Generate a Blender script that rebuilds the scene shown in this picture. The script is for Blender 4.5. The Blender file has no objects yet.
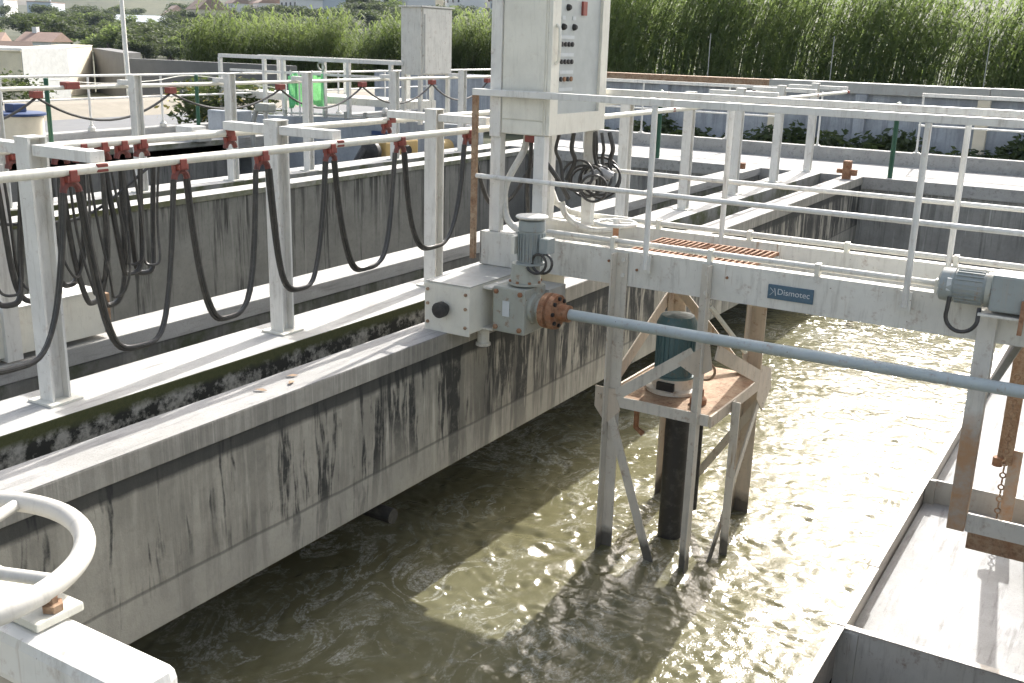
import bpy, bmesh, math, random
import numpy as np
from mathutils import Vector, Matrix, noise
random.seed(7); rng=np.random.default_rng(7)
S=bpy.context.scene; COL=S.collection; R=math.radians
H=1.65
# ------------------------------------------------------------------ materials
def new_mat(name):
    m=bpy.data.materials.new(name); m.use_nodes=True; nt=m.node_tree; nt.nodes.clear()
    o=nt.nodes.new('ShaderNodeOutputMaterial'); b=nt.nodes.new('ShaderNodeBsdfPrincipled')
    nt.links.new(b.outputs[0],o.inputs[0]); return m,nt,b,o
class N:
    """tiny node-graph helper"""
    def __init__(s,nt): s.nt=nt
    def n(s,t,**k):
        x=s.nt.nodes.new(t)
        for a,v in k.items(): setattr(x,a,v)
        return x
    def put(s,sock,v):
        if hasattr(v,'is_output') or isinstance(v,bpy.types.NodeSocket): s.nt.links.new(v,sock)
        else: sock.default_value=v
    def pos(s): return s.n('ShaderNodeNewGeometry').outputs['Position']
    def nrm(s): return s.n('ShaderNodeNewGeometry').outputs['Normal']
    def sep(s,v):
        x=s.n('ShaderNodeSeparateXYZ'); s.put(x.inputs[0],v); return x.outputs
    def scale(s,v,sc):
        x=s.n('ShaderNodeVectorMath',operation='MULTIPLY'); s.put(x.inputs[0],v); x.inputs[1].default_value=sc; return x.outputs[0]
    def noise(s,v,sc=5,det=4,rough=.6,dist=0):
        x=s.n('ShaderNodeTexNoise'); s.put(x.inputs['Vector'],v); x.inputs['Scale'].default_value=sc
        x.inputs['Detail'].default_value=det; x.inputs['Roughness'].default_value=rough; x.inputs['Distortion'].default_value=dist
        return x.outputs[0]
    def ramp(s,f,a,b,lo=0.,hi=1.):
        x=s.n('ShaderNodeMapRange'); x.clamp=True; s.put(x.inputs[0],f)
        for i,v in enumerate((a,b,lo,hi)): x.inputs[i+1].default_value=v
        return x.outputs[0]
    def math(s,op,a,b=0.):
        x=s.n('ShaderNodeMath',operation=op); s.put(x.inputs[0],a); s.put(x.inputs[1],b); return x.outputs[0]
    def mix(s,f,a,b):
        x=s.n('ShaderNodeMix',data_type='RGBA'); s.put(x.inputs[0],f)
        s.put(x.inputs[6],a if not isinstance(a,tuple) else (*a,1)[:4]); s.put(x.inputs[7],b if not isinstance(b,tuple) else (*b,1)[:4]); return x.outputs[2]
    def bump(s,h,st=.3,d=.02):
        x=s.n('ShaderNodeBump'); x.inputs['Strength'].default_value=st; x.inputs['Distance'].default_value=d; s.put(x.inputs['Height'],h); return x.outputs[0]
def M_simple(name,col,rough=.5,metal=0,dirt=None,dirt_amt=.3,dsc=6,bump=0,spec=.5):
    m,nt,b,o=new_mat(name); g=N(nt); p=g.pos()
    f=g.noise(p,dsc,5,.65); c=g.mix(g.ramp(f,.35,.7),col,tuple(x*.82 for x in col))
    if dirt: c=g.mix(g.math('MULTIPLY',g.ramp(g.noise(p,dsc*1.7,6,.75),.5,.72),dirt_amt),c,dirt)
    g.put(b.inputs['Base Color'],c); b.inputs['Roughness'].default_value=rough; b.inputs['Metallic'].default_value=metal
    b.inputs['Specular IOR Level'].default_value=spec
    if bump: g.put(b.inputs['Normal'],g.bump(g.noise(p,dsc*8,4),bump,.01))
    return m
def M_concrete_floor(name,col=(.46,.45,.42),moss=True):
    m,nt,b,o=new_mat(name); g=N(nt); p=g.pos()
    c=g.mix(g.ramp(g.noise(p,3,6,.7),.3,.75),col,tuple(x*.72 for x in col))
    c=g.mix(g.math('MULTIPLY',g.ramp(g.noise(p,70,3,.7),.55,.7),.5),c,(.25,.24,.21))
    c=g.mix(g.math('MULTIPLY',g.ramp(g.noise(g.scale(p,(6,.7,6)),3,5,.65),.53,.68),.65),c,(.17,.165,.16))
    c=g.mix(g.math('MULTIPLY',g.ramp(g.noise(p,1.3,7,.72),.46,.66),.42),c,(.24,.235,.21))
    c=g.mix(g.math('MULTIPLY',g.ramp(g.noise(p,160,2,.7),.60,.70),.55),c,(.12,.12,.105))
    nz=g.sep(g.nrm())[2]
    if moss:
        z=g.sep(p)[2]; n1=g.noise(p,9,6,.7); side=g.ramp(nz,.3,.5,1,0)
        lich=g.mix(g.ramp(n1,.45,.56),(.022,.023,.018),(.33,.32,.275))
        lich=g.mix(g.math('MULTIPLY',g.ramp(g.noise(p,45,4),.45,.7),.6),lich,(.03,.03,.022))
        zz=g.math('ADD',z,g.math('MULTIPLY',g.noise(p,14,4),.05))
        lich=g.mix(g.ramp(zz,-.055,-.018),lich,g.mix(g.noise(p,60,3),(.035,.045,.01),(.085,.085,.03)))
        yy=g.sep(p)[1]; far=g.mix(g.ramp(g.noise(p,2.2,5,.7),.42,.6),(.22,.22,.20),(.075,.085,.035)); lich=g.mix(g.ramp(yy,6.5,8.5),lich,far)
        c=g.mix(side,c,lich)
    g.put(b.inputs['Base Color'],c); b.inputs['Roughness'].default_value=.9
    g.put(b.inputs['Normal'],g.bump(g.noise(p,90,5,.7),.35,.006))
    return m
def M_stained(name,base=(.30,.285,.25),dark=(.022,.023,.021),amt=.9,top=0.,joint=-.64,freq=1.,wet=None,line=None,green=0.,ygrad=False):
    """cast concrete wall with run-off streaks falling from its upper edge"""
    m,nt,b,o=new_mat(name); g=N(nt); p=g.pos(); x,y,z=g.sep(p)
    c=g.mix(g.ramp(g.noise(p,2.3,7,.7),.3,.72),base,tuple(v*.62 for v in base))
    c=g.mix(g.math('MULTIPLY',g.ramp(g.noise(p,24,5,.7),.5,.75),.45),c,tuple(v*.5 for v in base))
    sv=g.scale(p,(5*freq,5*freq,.22))
    st=g.noise(sv,2.2,5,.72,.1); st2=g.noise(g.scale(p,(14*freq,14*freq,.55)),2.4,4,.7)
    depth=g.ramp(z,top-1.25,top-.05,.0,.12)
    s=g.ramp(g.math('ADD',g.math('ADD',g.math('MULTIPLY',st,.80),g.math('MULTIPLY',st2,.22)),depth),.56,.645)
    s=g.math('MULTIPLY',s,g.ramp(g.noise(p,1.1,3),.3,.6,.35,1))
    if ygrad: s=g.math('MULTIPLY',s,g.ramp(y,3.0,5.6,.55,1.15))
    c=g.mix(g.math('MULTIPLY',s,amt),c,dark)
    if ygrad:
        wob=g.math('MULTIPLY',g.math('SUBTRACT',g.noise(g.scale(p,(1,2,.8)),2,3),.5),.10); yy=g.math('ADD',y,wob)
        cv=g.n('ShaderNodeCombineXYZ'); g.put(cv.inputs[1],yy); g.put(cv.inputs[2],g.math('MULTIPLY',z,.12))
        dr=g.noise(cv.outputs[0],5.0,4,.8); rag=g.math('MULTIPLY',g.math('SUBTRACT',g.noise(p,22,5,.75),.5),.09)
        thr=g.math('ADD',g.math('ADD',dr,rag),g.ramp(y,3.6,5.6,0,.09)); dm=g.ramp(thr,.545,.60)
        reach=g.ramp(g.math('ADD',z,g.math('MULTIPLY',g.noise(cv.outputs[0],1.9,2),1.3)),-.28,.10); dm=g.math('MULTIPLY',dm,reach); dm=g.math('MULTIPLY',dm,g.ramp(g.noise(p,12,5,.75),.3,.5,.55,1)); c=g.mix(g.math('MULTIPLY',dm,.95),c,dark)
    lt=g.ramp(g.noise(g.scale(p,(9*freq,9*freq,.4)),1.7,4,.7),.60,.72)
    c=g.mix(g.math('MULTIPLY',lt,.6),c,tuple(min(1,v*1.5) for v in base))
    if joint is not None:
        w=g.math('ABSOLUTE',g.math('ADD',g.math('SUBTRACT',z,joint),g.math('MULTIPLY',g.noise(p,3,3),.02)))
        c=g.mix(g.math('MULTIPLY',g.ramp(w,.004,.012,1,0),.6),c,dark)
        c=g.mix(g.ramp(z,joint-.02,joint,.28,0),c,(.42,.40,.34))
    if line is not None:
        w=g.ramp(g.math('ADD',z,g.math('MULTIPLY',g.noise(p,6,4),.03)),line-.078,line-.052,0,1)
        c=g.mix(g.math('MULTIPLY',w,.88),c,dark)
    if wet is not None: c=g.mix(g.ramp(z,wet,wet+.07,.9,0),c,(.012,.012,.010))
    if green: c=g.mix(g.math('MULTIPLY',g.ramp(g.noise(p,4,5,.7),.45,.65),green),c,(.045,.06,.018))
    g.put(b.inputs['Base Color'],c); b.inputs['Roughness'].default_value=.88
    g.put(b.inputs['Normal'],g.bump(g.noise(p,60,5,.7),.3,.008)); return m
def M_paint(name,col=(.72,.72,.69),rust=.35,rough=.45,grime=.4,rustcol=(.20,.085,.03),rz=None,wet=None):
    """weathered painted steel; rz=(z0,z1): paint gives way to rust below z0"""
    m,nt,b,o=new_mat(name); g=N(nt); p=g.pos(); z=g.sep(p)[2]
    c=g.mix(g.ramp(g.noise(p,5,5,.65),.35,.75),col,tuple(v*.84 for v in col))
    c=g.mix(g.math('MULTIPLY',g.ramp(g.noise(g.scale(p,(16,16,2)),2,5,.7),.52,.75),grime),c,(.30,.28,.24))
    if rust:
        r=g.ramp(g.noise(p,13,7,.78),.565,.69)
        c=g.mix(g.math('MULTIPLY',r,rust),c,rustcol)
        c=g.mix(g.math('MULTIPLY',g.ramp(g.noise(p,55,3,.6),.70,.76),min(1,rust*1.6)),c,(.10,.04,.015))
        run=g.math('MULTIPLY',g.ramp(g.noise(g.scale(p,(24,24,1.6)),1.4,3,.7),.62,.74),g.ramp(g.noise(p,3.1,3),.45,.6))
        c=g.mix(g.math('MULTIPLY',run,min(.8,rust*1.5)),c,(.27,.17,.09))
    if rz:
        f=g.ramp(g.math('ADD',z,g.math('MULTIPLY',g.noise(p,12,5,.7),.12)),rz[0],rz[1],1,0)
        rc=g.mix(g.ramp(g.noise(p,9,6,.75),.38,.62),(.40,.22,.10),(.38,.33,.27))
        c=g.mix(g.math('MULTIPLY',f,.93),c,rc)
    if wet: c=g.mix(g.math('MULTIPLY',g.ramp(g.math('ADD',z,g.math('MULTIPLY',g.noise(p,20,4),.08)),wet,wet+.07,1,0),.85),c,(.035,.032,.025))
    g.put(b.inputs['Base Color'],c); g.put(b.inputs['Roughness'],g.ramp(g.noise(p,18,4),.3,.7,rough-.1,rough+.2))
    g.put(b.inputs['Normal'],g.bump(g.noise(p,40,5,.7),.12,.004)); return m
def M_rust(name,a=(.22,.085,.035),bb=(.33,.20,.12),rough=.85):
    m,nt,b,o=new_mat(name); g=N(nt); p=g.pos()
    c=g.mix(g.ramp(g.noise(p,11,7,.75),.35,.65),a,bb); c=g.mix(g.ramp(g.noise(p,50,4),.5,.75,0,.6),c,(.06,.025,.012))
    g.put(b.inputs['Base Color'],c); b.inputs['Roughness'].default_value=rough
    g.put(b.inputs['Normal'],g.bump(g.noise(p,70,5,.7),.4,.004)); return m
def M_leaf(name,cols,sc=.35,trans=.45,rough=.5):
    m=bpy.data.materials.new(name); m.use_nodes=True; nt=m.node_tree; nt.nodes.clear(); g=N(nt)
    o=g.n('ShaderNodeOutputMaterial'); b=g.n('ShaderNodeBsdfPrincipled'); t=g.n('ShaderNodeBsdfTranslucent'); mx=g.n('ShaderNodeMixShader')
    p=g.pos(); c=g.mix(g.ramp(g.noise(p,sc,4,.7),.36,.64),cols[0],cols[1])
    c=g.mix(g.ramp(g.noise(p,sc*14,3,.6),.5,.72,0,.7),c,cols[2])
    g.put(b.inputs['Base Color'],c); b.inputs['Roughness'].default_value=rough+.2
    g.put(t.inputs[0],g.mix(.5,c,(.27,.36,.10)))
    mx.inputs[0].default_value=trans; nt.links.new(b.outputs[0],mx.inputs[1]); nt.links.new(t.outputs[0],mx.inputs[2]); nt.links.new(mx.outputs[0],o.inputs[0]); return m
def M_water():
    m=bpy.data.materials.new('turbid_water'); m.use_nodes=True; nt=m.node_tree; nt.nodes.clear(); g=N(nt); p=g.pos()
    o=g.n('ShaderNodeOutputMaterial'); df=g.n('ShaderNodeBsdfDiffuse'); gl=g.n('ShaderNodeBsdfGlossy'); mx=g.n('ShaderNodeMixShader'); fr=g.n('ShaderNodeFresnel')
    f=g.noise(g.scale(p,(1,.7,1)),1.6,5,.65,.6)
    c=g.mix(g.ramp(f,.35,.68),(.118,.110,.058),(.175,.167,.102))
    rg=g.math('ABSOLUTE',g.math('SUBTRACT',g.noise(g.scale(p,(1.5,1,1)),1.7,7,.68,1.6),.5)); x_,y_,z_=g.sep(p)
    foam=g.math('MULTIPLY',g.ramp(rg,.0,.045,1,0),g.ramp(g.noise(p,1.3,4,.6),.42,.56))
    foam=g.math('MAXIMUM',foam,g.math('MULTIPLY',g.ramp(g.noise(p,5,8,.8,.8),.57,.68),g.ramp(g.noise(p,1.1,3),.45,.60)))
    foam=g.math('MULTIPLY',foam,g.ramp(g.noise(p,40,4,.8),.38,.62)); foam=g.math('MULTIPLY',foam,g.ramp(x_,-2.6,-1.6,1,.35))
    c=g.mix(g.math('MULTIPLY',foam,.62),c,(.62,.62,.57))
    g.put(df.inputs[0],c); gl.distribution='GGX'; gl.inputs['Roughness'].default_value=.095; gl.inputs[0].default_value=(1,1,1,1)
    h=g.math('ADD',g.noise(g.scale(p,(1,.85,1)),34,3,.6,.4),g.math('MULTIPLY',g.noise(p,90,2,.6),.25)); nb=g.bump(h,1,.0040); g.put(gl.inputs['Normal'],nb); g.put(fr.inputs['Normal'],nb); fr.inputs[0].default_value=1.33
    nt.links.new(fr.outputs[0],mx.inputs[0]); nt.links.new(df.outputs[0],mx.inputs[1]); nt.links.new(gl.outputs[0],mx.inputs[2]); nt.links.new(mx.outputs[0],o.inputs[0]); return m
MT={}
MT['floor']=M_concrete_floor('weathered_concrete_floor',(.48,.475,.45))
MT['ledge']=M_concrete_floor('ledge_concrete',(.40,.39,.37),False)
MT['plain']=M_concrete_floor('bleached_concrete',(.40,.395,.375),False)
MT['pale']=M_concrete_floor('sun_bleached_trough_floor',(.44,.445,.45),False)
MT['wall']=M_stained('stained_channel_concrete',base=(.39,.365,.30),amt=.75,top=-.1,line=-.10,freq=.5,ygrad=True)
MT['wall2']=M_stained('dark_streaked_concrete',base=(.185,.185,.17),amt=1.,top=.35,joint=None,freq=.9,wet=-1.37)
MT['wall3']=M_stained('grey_end_wall_concrete',base=(.34,.335,.31),amt=.5,top=0,joint=None,wet=-1.37)
MT['cope']=M_stained('coping_concrete',base=(.37,.35,.30),amt=.35,top=.1,joint=None,freq=2)
MT['kerbface']=M_stained('mossy_kerb_concrete',base=(.25,.245,.22),amt=.5,top=.0,joint=None,freq=.5,green=.75)
MT['white']=M_paint('white_painted_steel',(.69,.68,.635),.35,grime=.55)
MT['whitec']=M_paint('cream_painted_steel',(.72,.70,.61),.18,grime=.3)
MT['gal']=M_paint('pale_grey_galvanised_steel',(.64,.625,.565),.55,.5,.6)
MT['galr']=M_paint('grey_steel_rusting_below',(.66,.64,.58),.5,.55,.5,rz=(-.12,.02))
MT['tow']=M_paint('grey_tower_steel_with_rust',(.58,.54,.46),.65,.6,.7,wet=-1.25)
MT['towr']=M_paint('rusty_tower_steel',(.56,.48,.38),.7,.65,.6,wet=-1.25)
MT['rust']=M_rust('rusty_steel')
MT['brownrust']=M_rust('faded_rusty_steel',(.24,.13,.07),(.40,.30,.20))
MT['teal']=M_paint('grey_green_machine_paint',(.35,.36,.31),.9,.5,.5)
MT['tealb']=M_paint('teal_motor_paint',(.085,.16,.165),.5,.45,.3)
MT['blue']=M_paint('pale_blue_shaft_paint',(.37,.42,.42),.6,.45,.3)
MT['slate']=M_paint('blue_grey_motor_paint',(.28,.31,.30),.75,.45,.6)
MT['black']=M_simple('black_rubber',(.022,.021,.020),.55,dirt=(.09,.085,.075),dirt_amt=.7,dsc=9)
MT['cable']=M_simple('dusty_black_cable',(.040,.038,.034),.42,dirt=(.12,.11,.095),dirt_amt=.5,dsc=12)
MT['red']=M_simple('red_plastic',(.25,.055,.04),.5,dirt=(.12,.06,.05),dirt_amt=.6,dsc=20)
MT['saddle']=M_simple('dusty_dark_red_rubber',(.17,.045,.035),.6,dirt=(.06,.05,.045),dirt_amt=.9,dsc=25)
MT['wheel']=M_paint('chalky_handwheel_paint',(.52,.50,.45),.5,.55,.55)
MT['green']=M_simple('dark_green_paint',(.02,.09,.05),.5)
MT['lime']=M_leaf('bright_green_mesh_fabric',((.05,.45,.18),(.14,.58,.30),(.35,.72,.50)),6,.4,.6)
MT['yellow']=M_paint('faded_yellow_machine_paint',(.48,.33,.12),.5)
MT['navy']=M_simple('blue_plastic',(.03,.06,.15),.5)
MT['grey']=M_simple('grey_plastic',(.36,.36,.36),.5)
MT['plate']=M_simple('nameplate_blue_grey',(.06,.12,.17),.45,dirt=(.18,.2,.2),dirt_amt=.4,dsc=40)
MT['print']=M_simple('faded_white_print',(.55,.58,.58),.6)
MT['dark']=M_simple('dark_opening',(.012,.012,.012),.6)
MT['panel']=M_simple('grey_instrument_panel',(.44,.465,.45),.35)
MT['weir']=M_paint('weir_plate_steel',(.50,.47,.42),.45,.55,.6)
MT['steeld']=M_paint('dull_steel_plate',(.40,.40,.37),.4,.55,.6)
MT['water']=M_water()
MT['soil']=M_simple('dry_soil',(.13,.11,.075),.95,dirt=(.09,.10,.045),dirt_amt=.8,dsc=2,bump=.5)
MT['asphalt']=M_simple('grey_asphalt',(.14,.145,.15),.9,dirt=(.2,.19,.17),dirt_amt=.5,dsc=1.3,bump=.3)
MT['gravel']=M_simple('tan_gravel',(.25,.225,.18),.95,dirt=(.2,.18,.13),dirt_amt=.6,dsc=3,bump=.4)
MT['bluewall']=M_stained('whitewashed_wall',base=(.42,.45,.48),dark=(.16,.17,.18),amt=.5,top=.9,joint=None,freq=.5)
MT['cream']=M_simple('cream_render',(.78,.70,.54),.9,dirt=(.5,.43,.33),dirt_amt=.5,dsc=1.2)
MT['greyr']=M_simple('grey_and_shaded_render',(.17,.17,.165),.9,dirt=(.12,.12,.115),dirt_amt=.5,dsc=1.2)
MT['whitew']=M_simple('white_render',(.72,.72,.70),.85)
MT['bluew']=M_simple('pale_blue_render',(.48,.53,.58),.85)
MT['tile']=M_simple('terracotta_tiles',(.34,.235,.185),.85,dirt=(.24,.17,.135),dirt_amt=.6,dsc=1)
MT['darktile']=M_simple('dark_brown_tiles',(.10,.065,.05),.9)
MT['film']=M_simple('greenhouse_film',(.55,.58,.60),.4)
MT['win']=M_simple('window_glass',(.03,.035,.04),.15)
MT['cane']=M_leaf('cane_leaves',((.065,.10,.034),(.135,.18,.062),(.24,.28,.14)),.30,.64)
MT['cane2']=M_leaf('yellow_green_cane_leaves',((.060,.095,.028),(.14,.18,.055),(.23,.25,.11)),.4,.52)
MT['bush']=M_leaf('dark_bush_leaves',((.016,.03,.010),(.04,.055,.016),(.07,.085,.025)),.8,.25)
MT['weed']=M_leaf('weed_leaves',((.018,.035,.012),(.035,.055,.018),(.06,.08,.025)),2,.25)
MT['olive']=M_leaf('olive_tree_leaves',((.045,.06,.028),(.075,.09,.04),(.11,.12,.06)),.15,.2)
MT['flower']=M_simple('yellow_flowers',(.55,.45,.12),.7)
MT['bark']=M_simple('bark',(.09,.07,.05),.9,dsc=14)
MT['hill']=None
# ------------------------------------------------------------------ mesh builder
class MB:
    def __init__(s): s.v=[]; s.f=[]
    def add(s,vs,fs):
        o=len(s.v); s.v+= [tuple(map(float,a)) for a in vs]; s.f+=[tuple(i+o for i in q) for q in fs]; return s
    def box(s,x0,x1,y0,y1,z0,z1,bev=0):
        return s.hex([(x0,y0),(x1,y0),(x1,y1),(x0,y1)],z0,z1)
    def hex(s,poly,z0,z1):
        n=len(poly); vs=[(x,y,z0) for x,y in poly]+[(x,y,z1) for x,y in poly]
        fs=[tuple(reversed(range(n))),tuple(range(n,2*n))]+[(i,(i+1)%n,n+(i+1)%n,n+i) for i in range(n)]
        return s.add(vs,fs)
    def bar(s,a,b,w,h=None,up=(0,0,1)):
        a=Vector(a); b=Vector(b); h=h or w; d=(b-a).normalized(); up=Vector(up)
        if abs(d.dot(up))>.98: up=Vector((0,1,0))
        sx=d.cross(up).normalized(); u=sx.cross(d)
        vs=[p+sx*i*w/2+u*j*h/2 for p in (a,b) for i,j in ((-1,-1),(1,-1),(1,1),(-1,1))]
        return s.add(vs,[(0,3,2,1),(4,5,6,7),(0,1,5,4),(1,2,6,5),(2,3,7,6),(3,0,4,7)])
    def tube(s,pts,r,n=10,cap=True):
        pts=[Vector(p) for p in pts]; m=len(pts); rr=r if isinstance(r,(list,tuple)) else [r]*m
        prev=None; vs=[]
        for i,p in enumerate(pts):
            d=(pts[min(i+1,m-1)]-pts[max(i-1,0)]).normalized()
            if prev is None:
                a=Vector((0,0,1)) if abs(d.z)<.9 else Vector((1,0,0)); u=d.cross(a).normalized()
            else:
                u=(prev-d*prev.dot(d)).normalized()
            prev=u; w=d.cross(u)
            vs+=[p+(u*math.cos(2*math.pi*k/n)+w*math.sin(2*math.pi*k/n))*rr[i] for k in range(n)]
        fs=[(i*n+k,i*n+(k+1)%n,(i+1)*n+(k+1)%n,(i+1)*n+k) for i in range(m-1) for k in range(n)]
        if cap: fs+=[tuple(reversed(range(n))),tuple((m-1)*n+k for k in range(n))]
        return s.add(vs,fs)
    def lathe(s,a,b,prof,n=20):
        """prof: (t along a->b in metres, radius)"""
        a=Vector(a); d=(Vector(b)-a).normalized()
        pts=[a+d*t for t,_ in prof]; u=d.cross(Vector((0,0,1)) if abs(d.z)<.9 else Vector((1,0,0))).normalized(); w=d.cross(u)
        vs=[p+(u*math.cos(2*math.pi*k/n)+w*math.sin(2*math.pi*k/n))*q[1] for p,q in zip(pts,prof) for k in range(n)]
        m=len(prof); fs=[(i*n+k,i*n+(k+1)%n,(i+1)*n+(k+1)%n,(i+1)*n+k) for i in range(m-1) for k in range(n)]
        fs+=[tuple(reversed(range(n))),tuple((m-1)*n+k for k in range(n))]
        return s.add(vs,fs)
    def ctube(s,pts,r,n=10,k=6):
        P=[Vector(p) for p in pts]; P=[P[0]*2-P[1]]+P+[P[-1]*2-P[-2]]; o=[]
        for i in range(1,len(P)-2):
            a,b,c,d=P[i-1:i+3]
            for q in range(k):
                t=q/k; o.append(.5*((2*b)+(c-a)*t+(2*a-5*b+4*c-d)*t*t+(3*b-a-3*c+d)*t**3))
        o.append(P[-2]); return s.tube(o,r,n)
    def ring(s,c,R_,r,ax=(0,0,1),n=48,k=12,sq=1):
        c=Vector(c); ax=Vector(ax).normalized(); u=ax.cross(Vector((1,0,0)) if abs(ax.x)<.9 else Vector((0,1,0))).normalized(); w=ax.cross(u)
        vs=[]
        for i in range(n):
            t=2*math.pi*i/n; e=u*math.cos(t)+w*math.sin(t)
            for j in range(k):
                q=2*math.pi*j/k; vs.append(c+e*(R_+r*math.cos(q))+ax*r*sq*math.sin(q))
        fs=[(i*k+j,((i+1)%n)*k+j,((i+1)%n)*k+(j+1)%k,i*k+(j+1)%k) for i in range(n) for j in range(k)]
        return s.add(vs,fs)
    def prism(s,pts,thick):
        """closed planar polygon in 3-D given thickness along its normal"""
        P=[Vector(p) for p in pts]; nn=Vector((0,0,0))
        for i in range(len(P)): nn+=P[i].cross(P[(i+1)%len(P)])
        nn=(sum(((P[i]-P[0]).cross(P[i+1]-P[0]) for i in range(1,len(P)-1)),Vector())).normalized()*thick
        n=len(P); return s.add(P+[p+nn for p in P],[tuple(reversed(range(n))),tuple(range(n,2*n))]+[(i,(i+1)%n,n+(i+1)%n,n+i) for i in range(n)])
    def build(s,name,mat,parent=None,smooth=False,bevel=0,**t):
        me=bpy.data.meshes.new(name)
        off=Vector((0,0,0)); q=parent
        while q is not None: off+=q.location; q=q.parent
        me.from_pydata([tuple(Vector(v)-off) for v in s.v],[],s.f); me.update()
        bm=bmesh.new(); bm.from_mesh(me); bmesh.ops.recalc_face_normals(bm,faces=bm.faces)
        if bevel:
            try: bmesh.ops.bevel(bm,geom=[e for e in bm.edges if e.is_manifold and e.calc_face_angle(0)>.5],offset=bevel,segments=2,affect='EDGES',profile=.6)
            except Exception: pass
        bm.to_mesh(me); bm.free()
        if smooth:
            me.polygons.foreach_set('use_smooth',[True]*len(me.polygons)); 
            try: me.set_sharp_from_angle(angle=R(40))
            except Exception: pass
        me.materials.append(mat); ob=bpy.data.objects.new(name,me); COL.objects.link(ob)
        if parent is not None: ob.parent=parent
        tag(ob,**t); return ob
def tag(o,label=None,cat=None,group=None,kind=None):
    for k,v in (('label',label),('category',cat),('group',group),('kind',kind)):
        if v: o[k]=v
    return o
def thing(name,loc,label,cat,group=None):
    o=bpy.data.objects.new(name,None); o.empty_display_size=.1; COL.objects.link(o); o.location=loc
    return tag(o,label,cat,group)
def dup(o,loc=None,rz=None,label=None,parent=None,scale=None):
    c=o.copy(); COL.objects.link(c); c.parent=parent
    if loc is not None: c.location=loc
    if rz is not None: c.rotation_euler=(0,0,rz)
    if scale is not None: c.scale=scale
    if label: c['label']=label
    for ch in list(o.children): dup(ch,parent=c)
    return c
def struct(name,mb,mat,**k): return mb.build(name,mat,kind='structure',**k)
def plate_mesh(name,vs,fs,mat,parent=None,**t):
    me=bpy.data.meshes.new(name); v=np.asarray(vs,np.float32); f=np.asarray(fs,np.int32)
    if parent is not None: v=v-np.array(parent.location,np.float32)
    me.vertices.add(len(v)); me.vertices.foreach_set('co',v.ravel())
    k=f.shape[1]; me.loops.add(f.size); me.loops.foreach_set('vertex_index',f.ravel())
    me.polygons.add(len(f)); me.polygons.foreach_set('loop_start',np.arange(0,f.size,k,dtype=np.int32)); me.polygons.foreach_set('loop_total',np.full(len(f),k,np.int32))
    me.update(calc_edges=True); me.validate(); me.materials.append(mat)
    o=bpy.data.objects.new(name,me); COL.objects.link(o)
    if parent is not None: o.parent=parent
    return tag(o,**t)
# ------------------------------------------------------------------ setting: ground
def ss(a,b,x): 
    t=min(1,max(0,(x-a)/(b-a))); return t*t*(3-2*t)
def terrain(x,y):
    d=math.hypot(x,y); az=math.degrees(math.atan2(-x,y))   # degrees left of +Y
    z=-.32-1.1*ss(26,60,d)-1.3*ss(60,170,d)
    rise=ss(190,520,d); crest=5+20*(1-ss(38,50,az))
    z+=crest*rise+(11+34*(1-ss(52.3,54.6,az)))*ss(540,900,d)
    z+=1.8*rise*noise.noise((x*.012,y*.012,3))*3+ .25*ss(40,120,d)*noise.noise((x*.05,y*.05,1))
    return z
def build_terrain():
    rs=[0,12,17,20,24,28,33,40,48,58,70,85,105,130,160,195,230,270,310,360,420,480,540,620,720,850,1000,1300,1800,2600]
    na=150; vs=[(0,0,-2.4)]; fs=[]
    for r in rs[1:]:
        for k in range(na):
            a=2*math.pi*k/na; x,y=-r*math.sin(a),r*math.cos(a); d=abs(y)
            z=terrain(x,y) if r>=20 else -2.4
            if r<20 and (y>19 or x<-17): z=-.5
            vs.append((x,y,z))
    tri=[]
    for i in range(len(rs)-2):
        for k in range(na):
            a=1+i*na+k; b=1+i*na+(k+1)%na; fs.append((a,b,b+na,a+na))
    for k in range(na): tri.append((0,1+(k+1)%na,1+k))
    mb=MB(); mb.add(vs,fs+tri)
    m,nt,b,o=new_mat('hillside'); g=N(nt); p=g.pos()
    c=g.mix(g.ramp(g.noise(p,.018,6,.65),.38,.62),(.028,.038,.018),(.07,.075,.034))
    c=g.mix(g.ramp(g.noise(p,.11,6,.7),.5,.62,0,.8),c,(.03,.042,.016))
    c=g.mix(g.ramp(g.noise(p,1.3,5,.7),.5,.68,0,.6),c,(.14,.12,.07))
    g.put(b.inputs['Base Color'],c); b.inputs['Roughness'].default_value=.95
    struct('ground',mb,m,smooth=True)
build_terrain()
# walkway between the two channels, cross walkway, pavement, road
mb=MB(); mb.box(-4.325,-3.925,-1.5,14.65,-.16,0); mb.box(-9.38,-8.96,-1.5,14.65,-.16,0); struct('walkway',mb,MT['floor'],bevel=.006)
struct('walkway',MB().box(-9.4,.35,14.65,16.45,-.16,0),MT['plain'],bevel=.006)
mb=MB(); mb.box(-14.15,-12.72,-2,24,-.2,-.003); struct('pavement',mb,MT['plain'])
struct('pavement',MB().box(.352,9,-4,16.4,-.2,-.004),MT['plain'])
mb=MB(); mb.hex([(-19.2,-6),(-14.42,-6),(-14.42,40),(-19.2,40)],-.30,-.18); struct('road',mb,MT['asphalt'])
mb=MB(); mb.add([(-19.2,-6,-.25),(-19.2,40,-.25),(-20.6,40,.02),(-20.6,-6,.02),(-24,40,-.1),(-24,-6,-.1),(-24,40,-1.2),(-24,-6,-1.2),(-19.2,40,-1.2),(-19.2,-6,-1.2)],[(0,1,2,3),(3,2,4,5),(5,4,6,7),(9,8,1,0)])
struct('gravel_bank',mb,MT['gravel'])
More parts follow.
